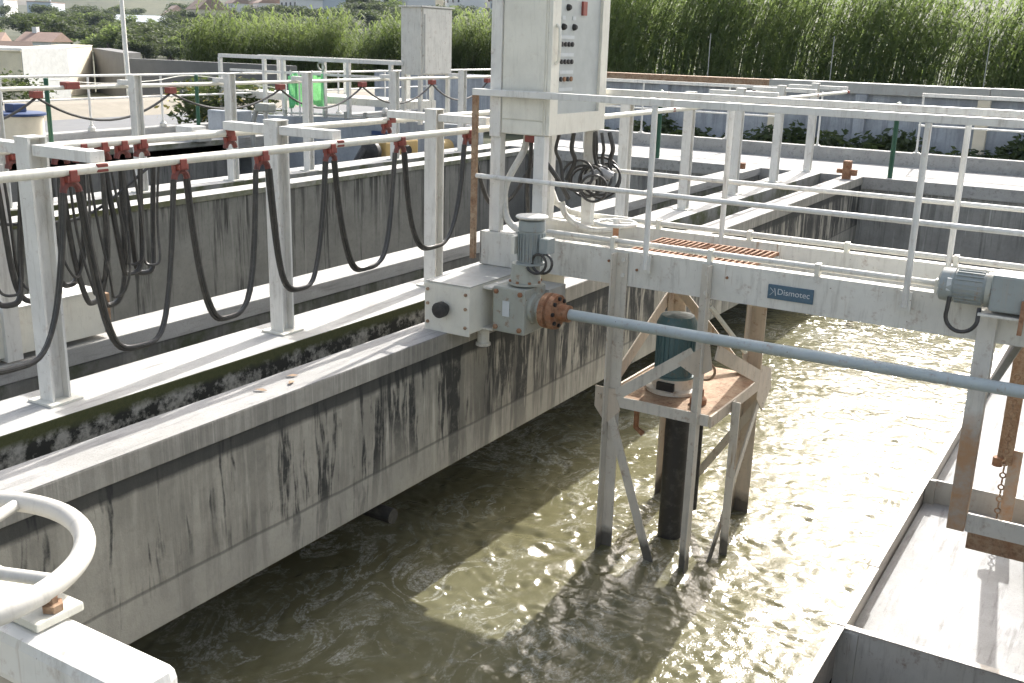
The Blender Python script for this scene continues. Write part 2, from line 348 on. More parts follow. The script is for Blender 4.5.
# water
def water(name,x0,x1,y0,y1,res,amp):
    nx=int((x1-x0)/res)+1; ny=int((y1-y0)/res)+1; X,Y=np.meshgrid(np.linspace(x0,x1,nx),np.linspace(y0,y1,ny))
    r=np.random.default_rng(4); Z=np.zeros_like(X)
    wx=X+.05*np.sin(2.3*Y+1)+.04*np.sin(3.7*X+5*Y); wy=Y+.05*np.sin(2.9*X)+.04*np.sin(4.1*Y-3*X)
    def env(sc,seed):
        q=np.random.default_rng(seed); e=np.zeros_like(X)
        for _ in range(10):
            a=q.uniform(0,2*math.pi); k=2*math.pi/(sc*q.uniform(.6,1.6)); e+=np.sin(k*(X*math.cos(a)+Y*math.sin(a))+q.uniform(0,6.3))
        return np.clip(.75+.24*e,.15,1.8)
    for lo,hi,n,sl,seed in ((.35,.9,26,.024,1),(.13,.32,60,.055,2),(.055,.13,100,.15,3)):
        e=env(hi*2.5,seed)
        for _ in range(n):
            lam=lo*(hi/lo)**r.random(); a=r.normal(-math.pi/2,1.25); k=2*math.pi/lam
            Z+=e*(sl*math.sqrt(2/n)/k)*np.sin(k*(wx*math.cos(a)+wy*math.sin(a))+r.uniform(0,6.3))
    Z*=amp*(1+.5*np.exp(-((X+2.3)**2+(Y-5.3)**2)/2.5))
    vs=np.stack([X.ravel(),Y.ravel(),-1.37+Z.ravel()],1)
    i,j=np.meshgrid(np.arange(ny-1),np.arange(nx-1),indexing='ij'); a=(i*nx+j).ravel()
    o=plate_mesh(name,vs,np.stack([a,a+1,a+nx+1,a+nx],1),MT['water'],kind='structure'); o.data.polygons.foreach_set('use_smooth',[True]*len(o.data.polygons)); return o
water('water',-4.2,-1.055,.4,14.66,.0165,1.0)
mb=MB(); mb.add([(-8.42,-1,-1.37),(-4.4,-1,-1.37),(-4.4,14.66,-1.37),(-8.42,14.66,-1.37)],[(0,1,2,3)]); struct('water',mb,MT['water'])
# ------------------------------------------------------------------ channel walls
def wall(label,parts,loc,group=None):
    t=thing('concrete_wall',loc,label,'wall',group)
    for nm,mb,mt in parts: mb.build(nm,mt,t,bevel=.006)
    return t
wall('streaked baffle wall with pale coping along the left edge of the open channel',[
  ('coping',MB().box(-3.6,-3.348,-1.5,14.65,-.105,0),MT['ledgec'] if 'ledgec' in MT else MT['cope']),
  ('wall_body',MB().box(-3.59,-3.358,-1.5,14.65,-.85,-.105),MT['wall'])],(-3.47,7,-.85))
struct('ledge_top',MB().add([(-3.595,-1.5,.002),(-3.35,-1.5,.002),(-3.35,14.648,.002),(-3.595,14.648,.002)],[(0,1,2,3)]),MT['ledge'])
wall('mossy trough wall under the walkway beside the open channel',[
  ('wall_body',MB().box(-4.318,-3.932,-1.5,14.65,-.95,-.162).box(-4.318,-4.22,-1.5,14.65,-2.2,-.951),MT['kerbface'])],(-4.12,7,-2.2))
wall('concrete ledge wall with mossy face on the far side of the walkway',[
  ('coping',MB().box(-5.05,-4.775,-1.5,14.65,-.10,0),MT['plain']),
  ('wall_body',MB().box(-5.03,-4.785,-1.5,14.65,-2.2,-.102),MT['kerbface'])],(-4.9,7,-2.2))
wall('dark streaked concrete wall behind the hanging cable loops',[
  ('coping',MB().box(-8.68,-8.395,-1.5,14.65,-.06,0),MT['floor']),
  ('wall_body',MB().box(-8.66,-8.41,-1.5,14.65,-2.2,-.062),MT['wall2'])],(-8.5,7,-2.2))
wall('stained support wall under the second walkway behind the dark streaked wall',[
  ('wall_body',MB().box(-9.36,-8.98,-1.5,14.65,-2.2,-.162),MT['kerbface'])],(-9.2,7,-2.2))
wall('grey stained wall with brown patch below the pale pavement at left',[
  ('coping',MB().box(-12.95,-12.70,-2,12.2,-.08,.0),MT['floor']),
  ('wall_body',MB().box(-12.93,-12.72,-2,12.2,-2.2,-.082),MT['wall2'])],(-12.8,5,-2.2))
wall('grey concrete end wall closing the channels under the cross walkway',[
  ('wall_body',MB().box(-9.36,1.5,14.67,15.0,-2.2,-.162),MT['wall3'])],(-4,14.8,-2.2))
wall('right concrete wall of the channel beside the overflow trough',[
  ('wall_body',MB().box(.02,.35,-1.5,14.65,-2.2,0),MT['wall3'])],(.2,7,-2.2))
wall('near concrete end wall of the channel below the sluice gate',[
  ('wall_body',MB().box(-3.34,0.0,-.2,.38,-2.2,-.05),MT['wall3'])],(-1.7,0,-2.2))
struct('trough_light_stop',MB().box(-3.94,-3.57,-1.5,14.6,-.93,-.853),MT['kerbface'])  # unseen slab added to stop sun falling through the trough onto the water
struct('channel_floor',MB().box(-14,.5,-1.6,16,-2.55,-2.3),MT['wall3'])
for (x,y,a,l) in ((-3.47,3.45,.4,'dry brown leaf lying on the ledge, nearest one'),(-3.43,3.62,2.0,'dry brown leaf lying on the ledge, middle one'),(-3.50,3.70,1.1,'dry brown leaf lying on the ledge, farthest one')):
    ca,sa=math.cos(a),math.sin(a); P=[(.035,0,.004),(.01,.014,.010),(-.03,.004,.006),(-.02,-.010,.012),(.012,-.013,.007)]
    MB().prism([(x+px*ca-py*sa,y+px*sa+py*ca,.004+pz*.8) for px,py,pz in P],.0012).build('dry_leaf',MT['brownrust'],None,label=l,cat='leaf',group='dry leaves on the ledge')
# ------------------------------------------------------------------ far cross walkway: kerb, railings, wall
MB().box(-9.4,1.5,16.45,16.62,-.35,.2).build('kerb',MT['plain'],bevel=.01,label='long white concrete kerb at the back of the cross walkway',cat='kerb')
t=thing('boundary_wall',(-4,20.1,-.4),'whitewashed boundary wall with weeds at its foot and a heavy cap beam','wall')
MB().box(-16,4,20,20.22,-.5,.875).build('wall_body',MT['bluewall'],t)
MB().box(-11.5,-6.49,19.93,20.28,.878,1.06).build('cap_beam',MT['brownrust'],t,bevel=.01,label='rusty brown cap beam')
MB().box(-6.485,-2.62,19.92,20.30,.878,1.07).build('cap_beam',MT['steeld'],t,bevel=.01,label='grey cap beam')
MB().box(-2.61,3.0,19.92,20.30,.878,1.075).build('cap_beam',MT['steeld'],t,bevel=.01,label='grey cap beam at the right end')
for i,x in enumerate((-10.4,-8.6,-6.33,-5.6,-4.74,-2.68,-.7)):
    MB().box(x-.1,x+.1,19.86,19.998,-.5,.872).build('pilaster',MT['cream'] if i in (2,5) else MT['bluewall'],t,bevel=.008)
for i,(x0,x1) in enumerate(((-8.6,-5.15),(-3.07,1.2))):
    t=thing('guard_rail',((x0+x1)/2,16.5,.2),('thin white guard rail on the far kerb left of the green posts gap','thin white guard rail on the far kerb at the right')[i],'railing','guard rails on the far kerb')
    MB().tube([(x0,16.5,.605),(x1,16.5,.605)],.014,8).build('mid_rail',MT['white'],t,True)
    MB().bar((x0-(0 if i else 0),16.5,1.04),(x1,16.5,1.04),.05,.05).build('top_rail',MT['white'],t)
    x=x0+.02
    xs=((-7.5,-6.0,-5.17) if i==0 else (-3.05,-1.5,0.))
    for x in xs:
        p=MB().tube([(x,16.5,.2),(x,16.5,1.02)],.016,8).build('post',MT['white'],t,True)
        MB().lathe((x,16.5,.2),(x,16.5,.3),[(0,.05),(.015,.05),(.02,.025),(.05,.02)],12).build('base_flange',MT['gal'],p,True)
x=-4.52; t=thing('rail_post',(x,16.5,.2),'single thin white post standing in the gap of the far guard rail','post')
MB().tube([(x,16.5,.2),(x,16.5,1.02)],.016,8).build('post',MT['white'],t,True); MB().lathe((x,16.5,.2),(x,16.5,.3),[(0,.05),(.015,.05),(.02,.025),(.05,.02)],12).build('base_flange',MT['gal'],t,True)
for x,y,l in ((-6.41,14.74,'dark green post on the cross walkway behind the white support posts'),(-3.03,14.78,'dark green post on the far channel corner right of the valve posts')):
    MB().lathe((x,y,0),(x,y,1.0),[(0,.032),(.97,.032),(.985,.036),(1.0,.01)],14).build('green_post',MT['green'],None,True,label=l,cat='post')
for x,y,l in ((-4.877,13.88,'short rusty valve post at the end of the ledge left'),(-3.467,14.22,'short rusty valve post at the end of the channel wall right')):
    t=thing('valve_post',(x,y,0),l,'valve','rusty valve posts')
    MB().box(x-.05,x+.05,y-.05,y+.05,0,.24).build('spindle_box',MT['rust'],t,bevel=.008); MB().box(x+.03,x+.13,y-.04,y+.04,.05,.13).build('side_lug',MT['rust'],t,bevel=.006); MB().tube([(x-.13,y,.1),(x-.05,y,.1)],.03,8).build('flange_pipe',MT['rust'],t,True)
# troughs closed towards the far end are simply dark; small junction box lying on the far wall
# ------------------------------------------------------------------ weeds at the wall
def leaf_cluster(n,rx,rz,size,seed,zb=0,flat=.5,elong=2.2):
    r=np.random.default_rng(seed); vs=[];fs=[]
    for i in range(n):
        u=r.normal(size=3); u/=np.linalg.norm(u); rad=r.random()**.4
        lump=1+.35*math.sin(3*u[0]+seed)*math.cos(4*u[1]+seed*.7)
        c=np.array([u[0]*rx*rad*lump,u[1]*rx*rad*lump,zb+rz*(1+u[2]*rad*lump)])
        d=r.normal(size=3); d[2]*=flat; d/=np.linalg.norm(d); e=np.cross(d,r.normal(size=3)); e/=np.linalg.norm(e)
        s=size*(.6+.8*r.random()); o=len(vs)
        vs+=[c-d*s*elong/2,c+e*s/2,c+d*s*elong/2,c-e*s/2]; fs.append((o,o+1,o+2,o+3))
    return np.array(vs),np.array(fs)
def leafy(name,loc,n,rx,rz,size,seed,mat,**t):
    v,f=leaf_cluster(n,rx,rz,size,seed); o=plate_mesh(name,v,f,mat,**t); o.location=loc; return o
proto=[leafy('weed_plant',(0,0,-5),420,.26,.24,.05,s,MT['weed'],label='dark leafy weed growing at the foot of the whitewashed wall',cat='plant',group='weeds along the boundary wall') for s in (1,2,3)]
k=0
for x in np.arange(-9.6,1.5,.42):
    o=proto[k] if k<3 else dup(proto[k%3])
    o.location=(x+random.uniform(-.15,.15),19.5+random.uniform(-.3,.2),-.36); s=random.uniform(.75,1.3); o.scale=(s*1.1,s*1.1,s*random.uniform(.7,1.25)); o.rotation_euler=(0,0,random.uniform(0,6)); k+=1
# ------------------------------------------------------------------ cane thicket
def canes(name,path,n,hmin,hmax,seed,mat,label,fall=0):
    r=np.random.default_rng(seed); vs=[];fs=[]
    P=[np.array(p,float) for p in path]; seg=[np.linalg.norm(P[i+1]-P[i]) for i in range(len(P)-1)]; tot=sum(seg)
    for i in range(n):
        t=r.random()*tot; k=0
        while t>seg[k]: t-=seg[k]; k+=1
        a=P[k]+(P[k+1]-P[k])*t/seg[k]; nd=np.array([-(P[k+1]-P[k])[1],(P[k+1]-P[k])[0]])/seg[k]
        xy=a+nd*r.uniform(0,4.5)
        hh=(hmin+(hmax-hmin)*r.random())*(1+.16*noise.noise((xy[0]*.35,xy[1]*.35,seed))+.10*noise.noise((xy[0]*1.3,xy[1]*1.3,seed+3)))
        hh*=1-fall*ss(-16,0,xy[0])
        cl=noise.noise((xy[0]*.55,xy[1]*.55,seed+7))
        if cl<-.12 and r.random()<.62: continue
        hh*=1+.22*cl
        z0=terrain(xy[0],xy[1])-.1
        lean=np.array([.46+.18*r.normal(),.05*r.normal()])*hh*.55
        def pt(u): return np.array([xy[0]+lean[0]*u**2.2,xy[1]+lean[1]*u**2.2,z0+hh*u*(1-.06*u)])
        w=.014; o=len(vs)
        for u in (0,.5,.85): p=pt(u); vs+= [p+[-w,0,0],p+[w,0,0]]
        fs+=[(o,o+1,o+3,o+2),(o+2,o+3,o+5,o+4)]
        nl=int(11+5*r.random())
        for j in range(nl):
            u=.12+.88*(j+r.random())/nl; p=pt(min(u,1)); az=r.uniform(0,2*math.pi); L=(.34+.30*r.random())*(1.1 if u<.8 else .95)
            d=np.array([math.cos(az)+.65,math.sin(az)*.9]); d/=np.linalg.norm(d)+1e-6; wv=np.array([-d[1],d[0],0])*(.022+.016*r.random()); up=.55 if u<.9 else 1.3
            q1=p+np.array([d[0]*L*.5,d[1]*L*.5,L*.42*up]); q2=p+np.array([d[0]*L,d[1]*L,L*(.10*up-.12+.25*(up>1))]); o=len(vs)
            vs+=[p-wv*.5,p+wv*.5,q1+wv,q1-wv,q2+wv*.15,q2-wv*.15]; fs+=[(o,o+1,o+2,o+3),(o+3,o+2,o+4,o+5)]
    return plate_mesh(name,np.array(vs),np.array(fs),mat,label=label,cat='reeds',kind='stuff')
canes('cane_thicket',[(-21.5,36.5),(-12,36),(0,35),(10,34)],3900,4.6,6.3,11,MT['cane'],'tall green cane thicket behind the boundary wall, bent over to the right',.34)
canes('cane_thicket',[(-37.5,33),(-31,36.5),(-22,40.5)],2900,3.0,4.0,12,MT['cane2'],'yellow green cane thicket behind the grey cabinet at left')
# fence posts in front of the canes
for i,(x,l) in enumerate(((-8.6,'thin wire fence post before the canes, middle one'),(-4.4,'thin wire fence post before the canes at the right edge'),(-12.4,'thin wire fence post before the canes beside the control cabinet'))):
    MB().tube([(x,32,terrain(x,32)),(x,32,2.0)],.014,6).build('fence_post',MT['steeld'],label=l,cat='post',group='wire fence posts')
# ------------------------------------------------------------------ support posts with festoon rails
def support_post(x,y,label,long=True):
    t=thing('support_post',(x,y,0),label,'post','support posts of the cable rails')
    c=MB(); c.box(x-.046,x+.046,y-.048,y-.036,.01,1.19); c.box(x-.046,x+.046,y+.036,y+.048,.01,1.19); c.box(x-.005,x+.005,y-.036,y+.036,.01,1.19)
    c.box(x-.046,x-.039,y-.036,y+.036,.01,1.19); c.box(x-.048,x+.048,y-.05,y+.05,1.19,1.196)
    c.build('column',MT['white'],t)
    MB().box(x-.085,x+.085,y-.085,y+.085,.0,.012).build('base_plate',MT['whitec'],t,bevel=.003)
    if long:
        MB().box(-4.50,-4.182,y-.035,y+.035,1.118,1.165).build('crossbar',MT['white'],t,bevel=.002)
        MB().box(-4.078,-3.70,y-.035,y+.035,1.118,1.165).build('crossbar',MT['white'],t,bevel=.002)
        for xx in (-3.70,-4.50): MB().box(xx-.03,xx+.03,y-.028,y+.028,1.082,1.117).build('clamp',MT['red'],t,bevel=.004)
    else:
        MB().box(x-.24,x-.055,y-.03,y+.03,1.09,1.14).build('crossbar',MT['white'],t,bevel=.002)
    return t
names=['leftmost tall support post of the near walkway, beside the bundled cables','support post of the near walkway between two cable loops, second from left','support post of the near walkway just left of the end carriage']
for i in range(9):
    y=2.82+1.485*i
    lab=names[i] if i<3 else 'support post on the walkway beyond the bridge, number %d counted from the bridge'%(i-2)
    lab={3:'support post of the walkway hidden behind the control cabinet legs',4:'first clear support post on the walkway beyond the bridge',5:'support post beyond the bridge, second from the control cabinet',6:'support post beyond the bridge behind the handrail stanchion',7:'second farthest support post on the walkway beyond the bridge',8:'farthest support post at the end of the walkway'}.get(i,lab)
    support_post(-4.13,y,lab)
for i,y in enumerate((4.3,5.85,7.42,8.72,10.0,11.75,13.4)):
    support_post(-9.05,y,['left edge post of the second walkway','left edge post of the second walkway, further back','post of the second walkway at the left edge of view','post of the second walkway below the lamp pole','post of the second walkway beside the shrub','post of the second walkway in front of the bright green mesh','post of the second walkway left of the grey cabinet'][i],False)
def hrail(name,x,z,y0,y1,label,r=.021):
    return MB().tube([(x,y0,z),(x,y1,z)],r,12).build(name,MT['whitec'],None,True,label=label,cat='rail',group='cable rails')
hrail('cable_rail',-3.69,1.098,.2,14.6,'front white pipe rail with black cable loops hanging from it')
hrail('cable_rail',-4.50,1.098,.2,14.6,'rear white pipe rail with bundled cables at its left end')
hrail('cable_rail',-9.25,1.075,2.5,14.6,'far white pipe rail on the second walkway with a thin sagging cable')
def trolley(x,y,z,label,kids=True,group='red cable trolleys'):
    t=thing('cable_trolley',(x,y,z),label,'trolley',group)
    m=MB(); m.box(x-.032,x+.032,y-.035,y+.035,z-.055,z-.022); m.box(x-.036,x-.026,y-.022,y+.022,z-.05,z+.006); m.box(x+.026,x+.036,y-.022,y+.022,z-.05,z+.006); m.box(x-.012,x+.012,y-.05,y-.036,z-.09,z-.03); m.build('hanger',MT['red'],t,bevel=.004)
    s=MB(); n=8
    s.tube([(x,y+.046*math.cos(a),z-.105+.046*math.sin(a)) for a in np.linspace(math.pi,0,9)],.0185,8); s.build('saddle',MT['saddle'],t,True)
    t.scale=(.8,.8,.8)
    return t
FL=[(2.68,.37),(3.26,.35),(3.74,.375),(4.24,.42),(4.84,.42),(5.53,.5)]
hy=[2.676,3.237,3.744,4.238,4.838,5.533]
hl=['red trolley holding cables at the leftmost support post','red trolley second from left on the front rail','red trolley hanging before the second support post','red trolley between second and third support posts, left one','red trolley between second and third support posts, right one','red trolley on the front rail next to the control cabinet']
for y,l in zip(hy,hl): trolley(-3.69,y,1.098,l)
def sag(x,y0,y1,zt,zb,dx=0,p=2.0,n=26):
    pts=[]
    for i in range(n):
        u=-1+2*i/(n-1); s=abs(u)**p
        e=math.copysign(1-(1-abs(u))**1.0,u); yy=(y0+y1)/2+(y1-y0)/2*(math.copysign(abs(u)**.72,u)); pts.append((x+dx*math.sin(i*.5+y0*7),yy,zb+(zt-zb)*s))
    return pts
lb=[((hy[i-1] if i else 2.03)+.037,hy[i]-.037,0) for i in range(6)]
ll=['black cable loop hanging at the left picture edge below the front rail','large black cable loop right of the leftmost support post','black cable loop hanging in front of the second support post left side','black cable loop just right of the second support post','black cable loop midway between the second and third support posts','black cable loop passing in front of the third support post']
bz=[.35,.30,.32,.37,.385,.41]
for (y0,y1,_),b,l in zip(lb,bz,ll):
    t=thing('cable_loop',(-3.69,(y0+y1)/2,b),l,'cable','cable loops on the front rail')
    MB().tube(sag(-3.698,y0,y1,1.014,b,.003,2.9),.0115,9).build('heavy_cable',MT['cable'],t,True)
    MB().tube(sag(-3.682,y0+.004,y1-.004,1.014,b+.012,.006,2.9),.0085,8).build('thin_cable',MT['cable'],t,True)
# last cable up to the cabinet
MB().ctube([(-3.69,5.595,1.0),(-3.68,5.66,.8),(-3.64,5.74,.62),(-3.55,5.84,.66),(-3.42,5.95,.95),(-3.36,6.0,1.12)],.015,8).build('feed_cable',MT['cable'],None,True,label='black feed cable curving from the last trolley to the control cabinet',cat='cable')
# bundled cables on the rear rail
by=[2.98,3.10,3.22,3.34,3.46,3.58,3.70]
for i,y in enumerate(by): trolley(-4.50,y,1.098,'red trolley packed in the bundle on the rear rail',group='trolleys bundled on the rear rail')
r2=random.Random(5)
for i in range(8):
    y0=2.78+.12*i; dd=r2.uniform(.16,.24); b=.33+r2.uniform(-.07,.10)
    t=thing('cable_loop',(-4.5,y0,b),'black cable loop crowded in the bundle behind the leftmost support post','cable','bundled cable loops on the rear rail')
    MB().tube(sag(-4.5+r2.uniform(-.03,.03),y0-dd*.2,y0+dd,1.0,b,.012,2.6),.014,8).build('heavy_cable',MT['cable'],t,True)
    MB().tube(sag(-4.46,y0-dd*.1,y0+dd*.9,1.0,b+.05,.02,2.4),.007,7).build('thin_cable',MT['cable'],t,True)
MB().ctube([(-4.5,2.2,.94),(-4.5,2.7,.80),(-4.5,3.1,.74),(-4.52,3.4,.76),(-4.5,3.75,.96)],.008,7).build('slack_cable',MT['cable'],None,True,label='thin slack cable sagging across the bundled loops',cat='cable')
for i,(y,l) in enumerate(((4.32,'single red clamp trolley on the rear rail at the second crossbar'),(5.75,'single red clamp trolley on the rear rail at the third crossbar'))): trolley(-4.5,y,1.098,l)
# far festoon
fy=[6.42,8.05,9.74,11.3,12.9,14.4]
fl=['small red hanger on the far cable rail at the left edge','small red hanger on the far rail left of the shrub','small red hanger on the far rail right of the shrub','small red hanger on the far rail left of the grey cabinet','small red hanger on the far rail under the grey cabinet','small red hanger on the far rail beside the control cabinet']
for y,l in zip(fy,fl):
    MB().box(-9.29,-9.21,y-.05,y+.05,.985,1.05).build('cable_hanger',MT['red'],None,bevel=.006,label=l,cat='hanger',group='small hangers on the far rail')
MB().box(-9.30,-9.20,6.72,6.88,1.06,1.13).build('cable_hanger',MT['red'],None,bevel=.008,label='red double hanger riding on top of the far rail at left',cat='hanger')
for i in range(-1,5):
    y0=fy[i] if i>=0 else 4.9; y1=fy[i+1]
    pts=[(-9.25,y0+(y1-y0)*u,.99-.25*4*u*(1-u)*(1 if i!=1 else .8)) for u in np.linspace(0,1,15)]
    MB().tube(pts,.013,7).build('sagging_cable',MT['cable'],None,True,label=['sagging black cable at the left edge of the far rail','sagging black cable under the cream building','sagging black cable in front of the shrub','sagging black cable before the bright green mesh','sagging black cable below the grey cabinet','sagging black cable on the far rail beside the control cabinet'][i+1],cat='cable',group='sagging cables on the far rail')
# ------------------------------------------------------------------ travelling bridge
B=thing('travelling_bridge',(-1.7,5.8,.3),'pale grey steel travelling bridge with white handrails spanning the channel','bridge')
def channel(y,sgn):
    m=MB(); m.box(-3.515,.6,y-.004,y+.004,.297,.503)
    a,b=(y+.004,y+.06) if sgn>0 else (y-.06,y-.004)
    m.box(-3.515,.6,a,b,.495,.503); m.box(-3.515,.6,a,b,.297,.305); m.box(-3.518,-3.510,min(a,y-.004),max(b,y+.004),.297,.503); return m
nb=channel(5.432,1).build('beam',MT['gal'],B); fb=channel(6.215,1).build('beam',MT['gal'],B)
for x in (-2.62,-1.44,-.6,-2.44,-1.9,-3.1):
    MB().lathe((x,5.428,.40+.03*math.sin(x*9)),(x,5.41,.40+.03*math.sin(x*9)),[(0,.008),(.008,.008)],8).build('bolt',MT['rust'],nb)
for y,zc,lab in ((5.455,.545,'near'),(6.235,.538,'far')):
    m=MB(); m.tube([(-3.05 if lab=='near' else -3.25,y,zc),(.6,y,zc)],.017,10)
    if lab=='far': m.tube([(-3.25,y,zc),(-3.33,y,zc+.01),(-3.42,y-.02,zc+.06),(-3.46,y-.03,zc+.16),(-3.46,y-.03,zc+.4)],.021,10)
    cd=m.build('conduit',MT['gal'],B,True)
    for x in (-2.607,-2.013,-1.419,-.823) if lab=='near' else (-2.667,-2.061,-1.468,-.864):
        MB().box(x-.012,x+.012,y-.028,y+.024,.504,zc+.024).build('clip',MT['whitec'],cd)
m=MB(); m.box(-3.51,.6,5.45,6.20,.318,.324); m.build('deck',MT['steeld'],B)
for x in (-3.2,-2.6,-1.75,-.9,-.1): MB().box(x-.02,x+.02,5.45,6.2,.297,.317).build('cross_member',MT['steeld'],B)
# rusty step grating
g_=MB(); 
for k in range(21): 
    x=-2.52+.036*k; g_.bar((x,5.50,.492),(x,5.97,.492),.012,.02)
for y in (5.50,5.735,5.97): g_.bar((-2.53,y,.49),(-1.79,y,.49),.014,.022)
gr=g_.build('grating',MT['rust'],B)
MB().box(-2.52,-2.49,5.5,5.97,.324,.478).build('bracket',MT['steeld'],gr); MB().box(-1.83,-1.80,5.5,5.97,.324,.478).build('bracket',MT['steeld'],gr)
# handrails
def handrail(y,off,xs,ends):
    MB().box(-3.56 if off==0 else -3.1,.6,y-.025,y+.025,1.325,1.363).build('top_rail',MT['white'],B,bevel=.003)
    MB().tube([(-3.55 if off==0 else -3.05,y,.845),(.6,y,.845)],.0145,10).build('mid_rail',MT['white'],B,True)
    for x in xs:
        s=MB().tube([(x,y-.022,.42 if off==0 else .44),(x,y-.022,1.324)],.0165,10).build('stanchion',MT['white'],B,True)
        MB().box(x-.03,x+.03,y-.024,y-.012,.40,.50).build('foot_plate',MT['gal'],s)
handrail(5.40,0,(-2.37,-.955,.45),None); handrail(6.245,1,(-2.24,-.90,.45),None)
MB().box(-3.565,-3.535,5.385,5.415,.33,1.324).build('stanchion',MT['brownrust'],B,label='rusty end stanchion at the left end of the near handrail')
# hanging angle brackets fixed to near beam are part of the aerator frame (below)
np_=MB().box(-1.665,-1.42,5.418,5.427,.352,.43).build('nameplate',MT['plate'],B,bevel=.002,label='small blue grey nameplate with faded white lettering')
def text(body,size,loc,rot,mat,parent,name='lettering'):
    cu=bpy.data.curves.new(name,'FONT'); cu.body=body; cu.size=size; cu.extrude=.0008; cu.align_x='CENTER'; cu.align_y='CENTER'
    o=bpy.data.objects.new(name,cu); COL.objects.link(o); bpy.context.view_layer.update()
    dg=bpy.context.evaluated_depsgraph_get(); me=bpy.data.meshes.new_from_object(o.evaluated_get(dg)); bpy.data.objects.remove(o)
    off=Vector((0,0,0)); q=parent
    while q is not None: off+=q.location; q=q.parent
    n=bpy.data.objects.new(name,me); COL.objects.link(n); n.parent=parent; n.location=Vector(loc)-off; n.rotation_euler=rot; me.materials.clear(); me.materials.append(mat); return n
text('Dismotec',.045,(-1.525,5.4165,.394),(R(90),0,0),MT['print'],np_)
lg=MB(); lg.bar((-1.652,5.4165,.412),(-1.632,5.4165,.392),.004,.002); lg.bar((-1.652,5.4165,.372),(-1.632,5.4165,.392),.004,.002); lg.bar((-1.628,5.4165,.412),(-1.62,5.4165,.372),.004,.002); lg.build('emblem',MT['print'],np_)
# ------------------------------------------------------------------ end carriages
def carriage(x0,x1,y0,y1,z0,z1,label,knob=True):
    t=thing('end_carriage',((x0+x1)/2,(y0+y1)/2,0),label,'carriage','end carriages')
    b=MB().box(x0,x1,y0,y1,z0,z1).build('housing',MT['whitec'],t,bevel=.004)
    MB().box(x0-.004,x1+.004,y0-.004,y1,z1+.001,z1+.007).build('cover_plate',MT['steeld'] if knob else MT['white'],t)
    MB().box(x0-.006,x1+.006,y0-.012,y0-.001,z0-.012,z1-.006).build('front_plate',MT['whitec'],t,bevel=.002)
    for zz in (z0+.04,z0+.15,z1-.04):
        for xx in (x0+.018,x1-.018): MB().lathe((xx,y0-.012,zz),(xx,y0-.026,zz),[(0,.010),(.010,.010),(.013,.006)],6).build('bolt',MT['brownrust'],t)
    if knob: MB().lathe((x0+.14,y0-.012,.148),(x0+.14,y0-.1,.148),[(0,.03),(.015,.036),(.03,.046),(.07,.046),(.075,.036)],18).build('buffer',MT['black'],t,True)
    for yy in (y0+.22,y1-.22): MB().lathe(((x0+x1)/2-.05,yy,z0+.06),((x0+x1)/2+.05,yy,z0+.06),[(0,.06),(.1,.06)],20).build('wheel',MT['steeld'],t,True)
    return t
c1=carriage(-3.505,-3.205,4.85,5.98,.012,.286,'white end carriage box with black buffer on the channel ledge')
MB().tube([(-3.255,5.08,-.10),(-3.255,5.08,-.085),(-3.255,5.08,.26)],.028,14).build('roller_pin',MT['white'],c1,True)
MB().lathe((-3.255,5.08,-.11),(-3.255,5.08,.02),[(0,.045),(.015,.045),(.02,.036),(.10,.036)],16).build('guide_roller',MT['gal'],c1,True)
MB().box(-3.20,-3.14,4.98,5.30,.262,.274).build('bracket',MT['gal'],c1); MB().box(-3.30,-3.14,4.99,5.28,.016,.028).build('bracket',MT['gal'],c1)
MB().box(-3.30,-3.198,4.99,5.20,.262,.2735).build('bracket',MT['gal'],c1)
c3=carriage(.05,.33,4.85,5.98,.012,.286,'white end carriage at the right end of the bridge on the right wall')
c2=carriage(-5.0,-4.80,2.55,3.62,.03,.27,'white end carriage box behind the leftmost support post, with rusty end',False)
MB().box(-5.005,-4.795,3.622,3.66,.03,.25).build('end_plate',MT['brownrust'],c2,bevel=.003)
MB().lathe((-4.93,3.42,.277),(-4.93,3.42,.31),[(0,.07),(.02,.065),(.03,.04)],8).build('lug',MT['white'],c2,bevel=.003)
t=thing('bolted_upright',(-4.84,3.06,0),'white angle upright with bolts at the left picture edge','upright')
m=MB(); m.box(-4.875,-4.775,3.015,3.022,.01,1.0); m.box(-4.785,-4.775,3.022,3.10,.01,1.0); m.build('angle_bar',MT['white'],t)
for z in (.12,.2,.5,.56): MB().lathe((-4.82,3.015,z),(-4.82,2.998,z),[(0,.011),(.012,.011)],6).build('bolt',MT['gal'],t)
# ------------------------------------------------------------------ drive unit, coupling, shaft
G=thing('drive_unit',(-3.02,5.1,.02),'grey green gear motor with rusty flange driving the long shaft','gear motor')
gb=MB().box(-3.135,-2.92,4.985,5.225,.02,.29).build('gearbox',MT['teal'],G,bevel=.012)
m=MB(); m.lathe((-2.99,5.105,.30),(-2.99,5.105,.42),[(0,.1),(.012,.1),(.014,.088),(.11,.082),(.12,.082)],24); m.build('bell_housing',MT['teal'],G,True)
for q in range(8):
    a=q*math.pi/4; MB().lathe((-2.99+.09*math.cos(a),5.105+.09*math.sin(a),.313),(-2.99+.09*math.cos(a),5.105+.09*math.sin(a),.326),[(0,.009),(.012,.009)],6).build('bolt',MT['rust'],gb)
m=MB(); m.lathe((-2.96,5.105,.42),(-2.96,5.105,.68),[(0,.085),(.012,.085),(.013,.072),(.19,.072),(.195,.078),(.25,.074),(.26,.05)],28)
for q in range(20):
    a=q*2*math.pi/20; m.bar((-2.96+.075*math.cos(a),5.105+.075*math.sin(a),.44),(-2.96+.075*math.cos(a),5.105+.075*math.sin(a),.60),.006,.012)
mo=m.build('motor',MT['slate'],G,True)
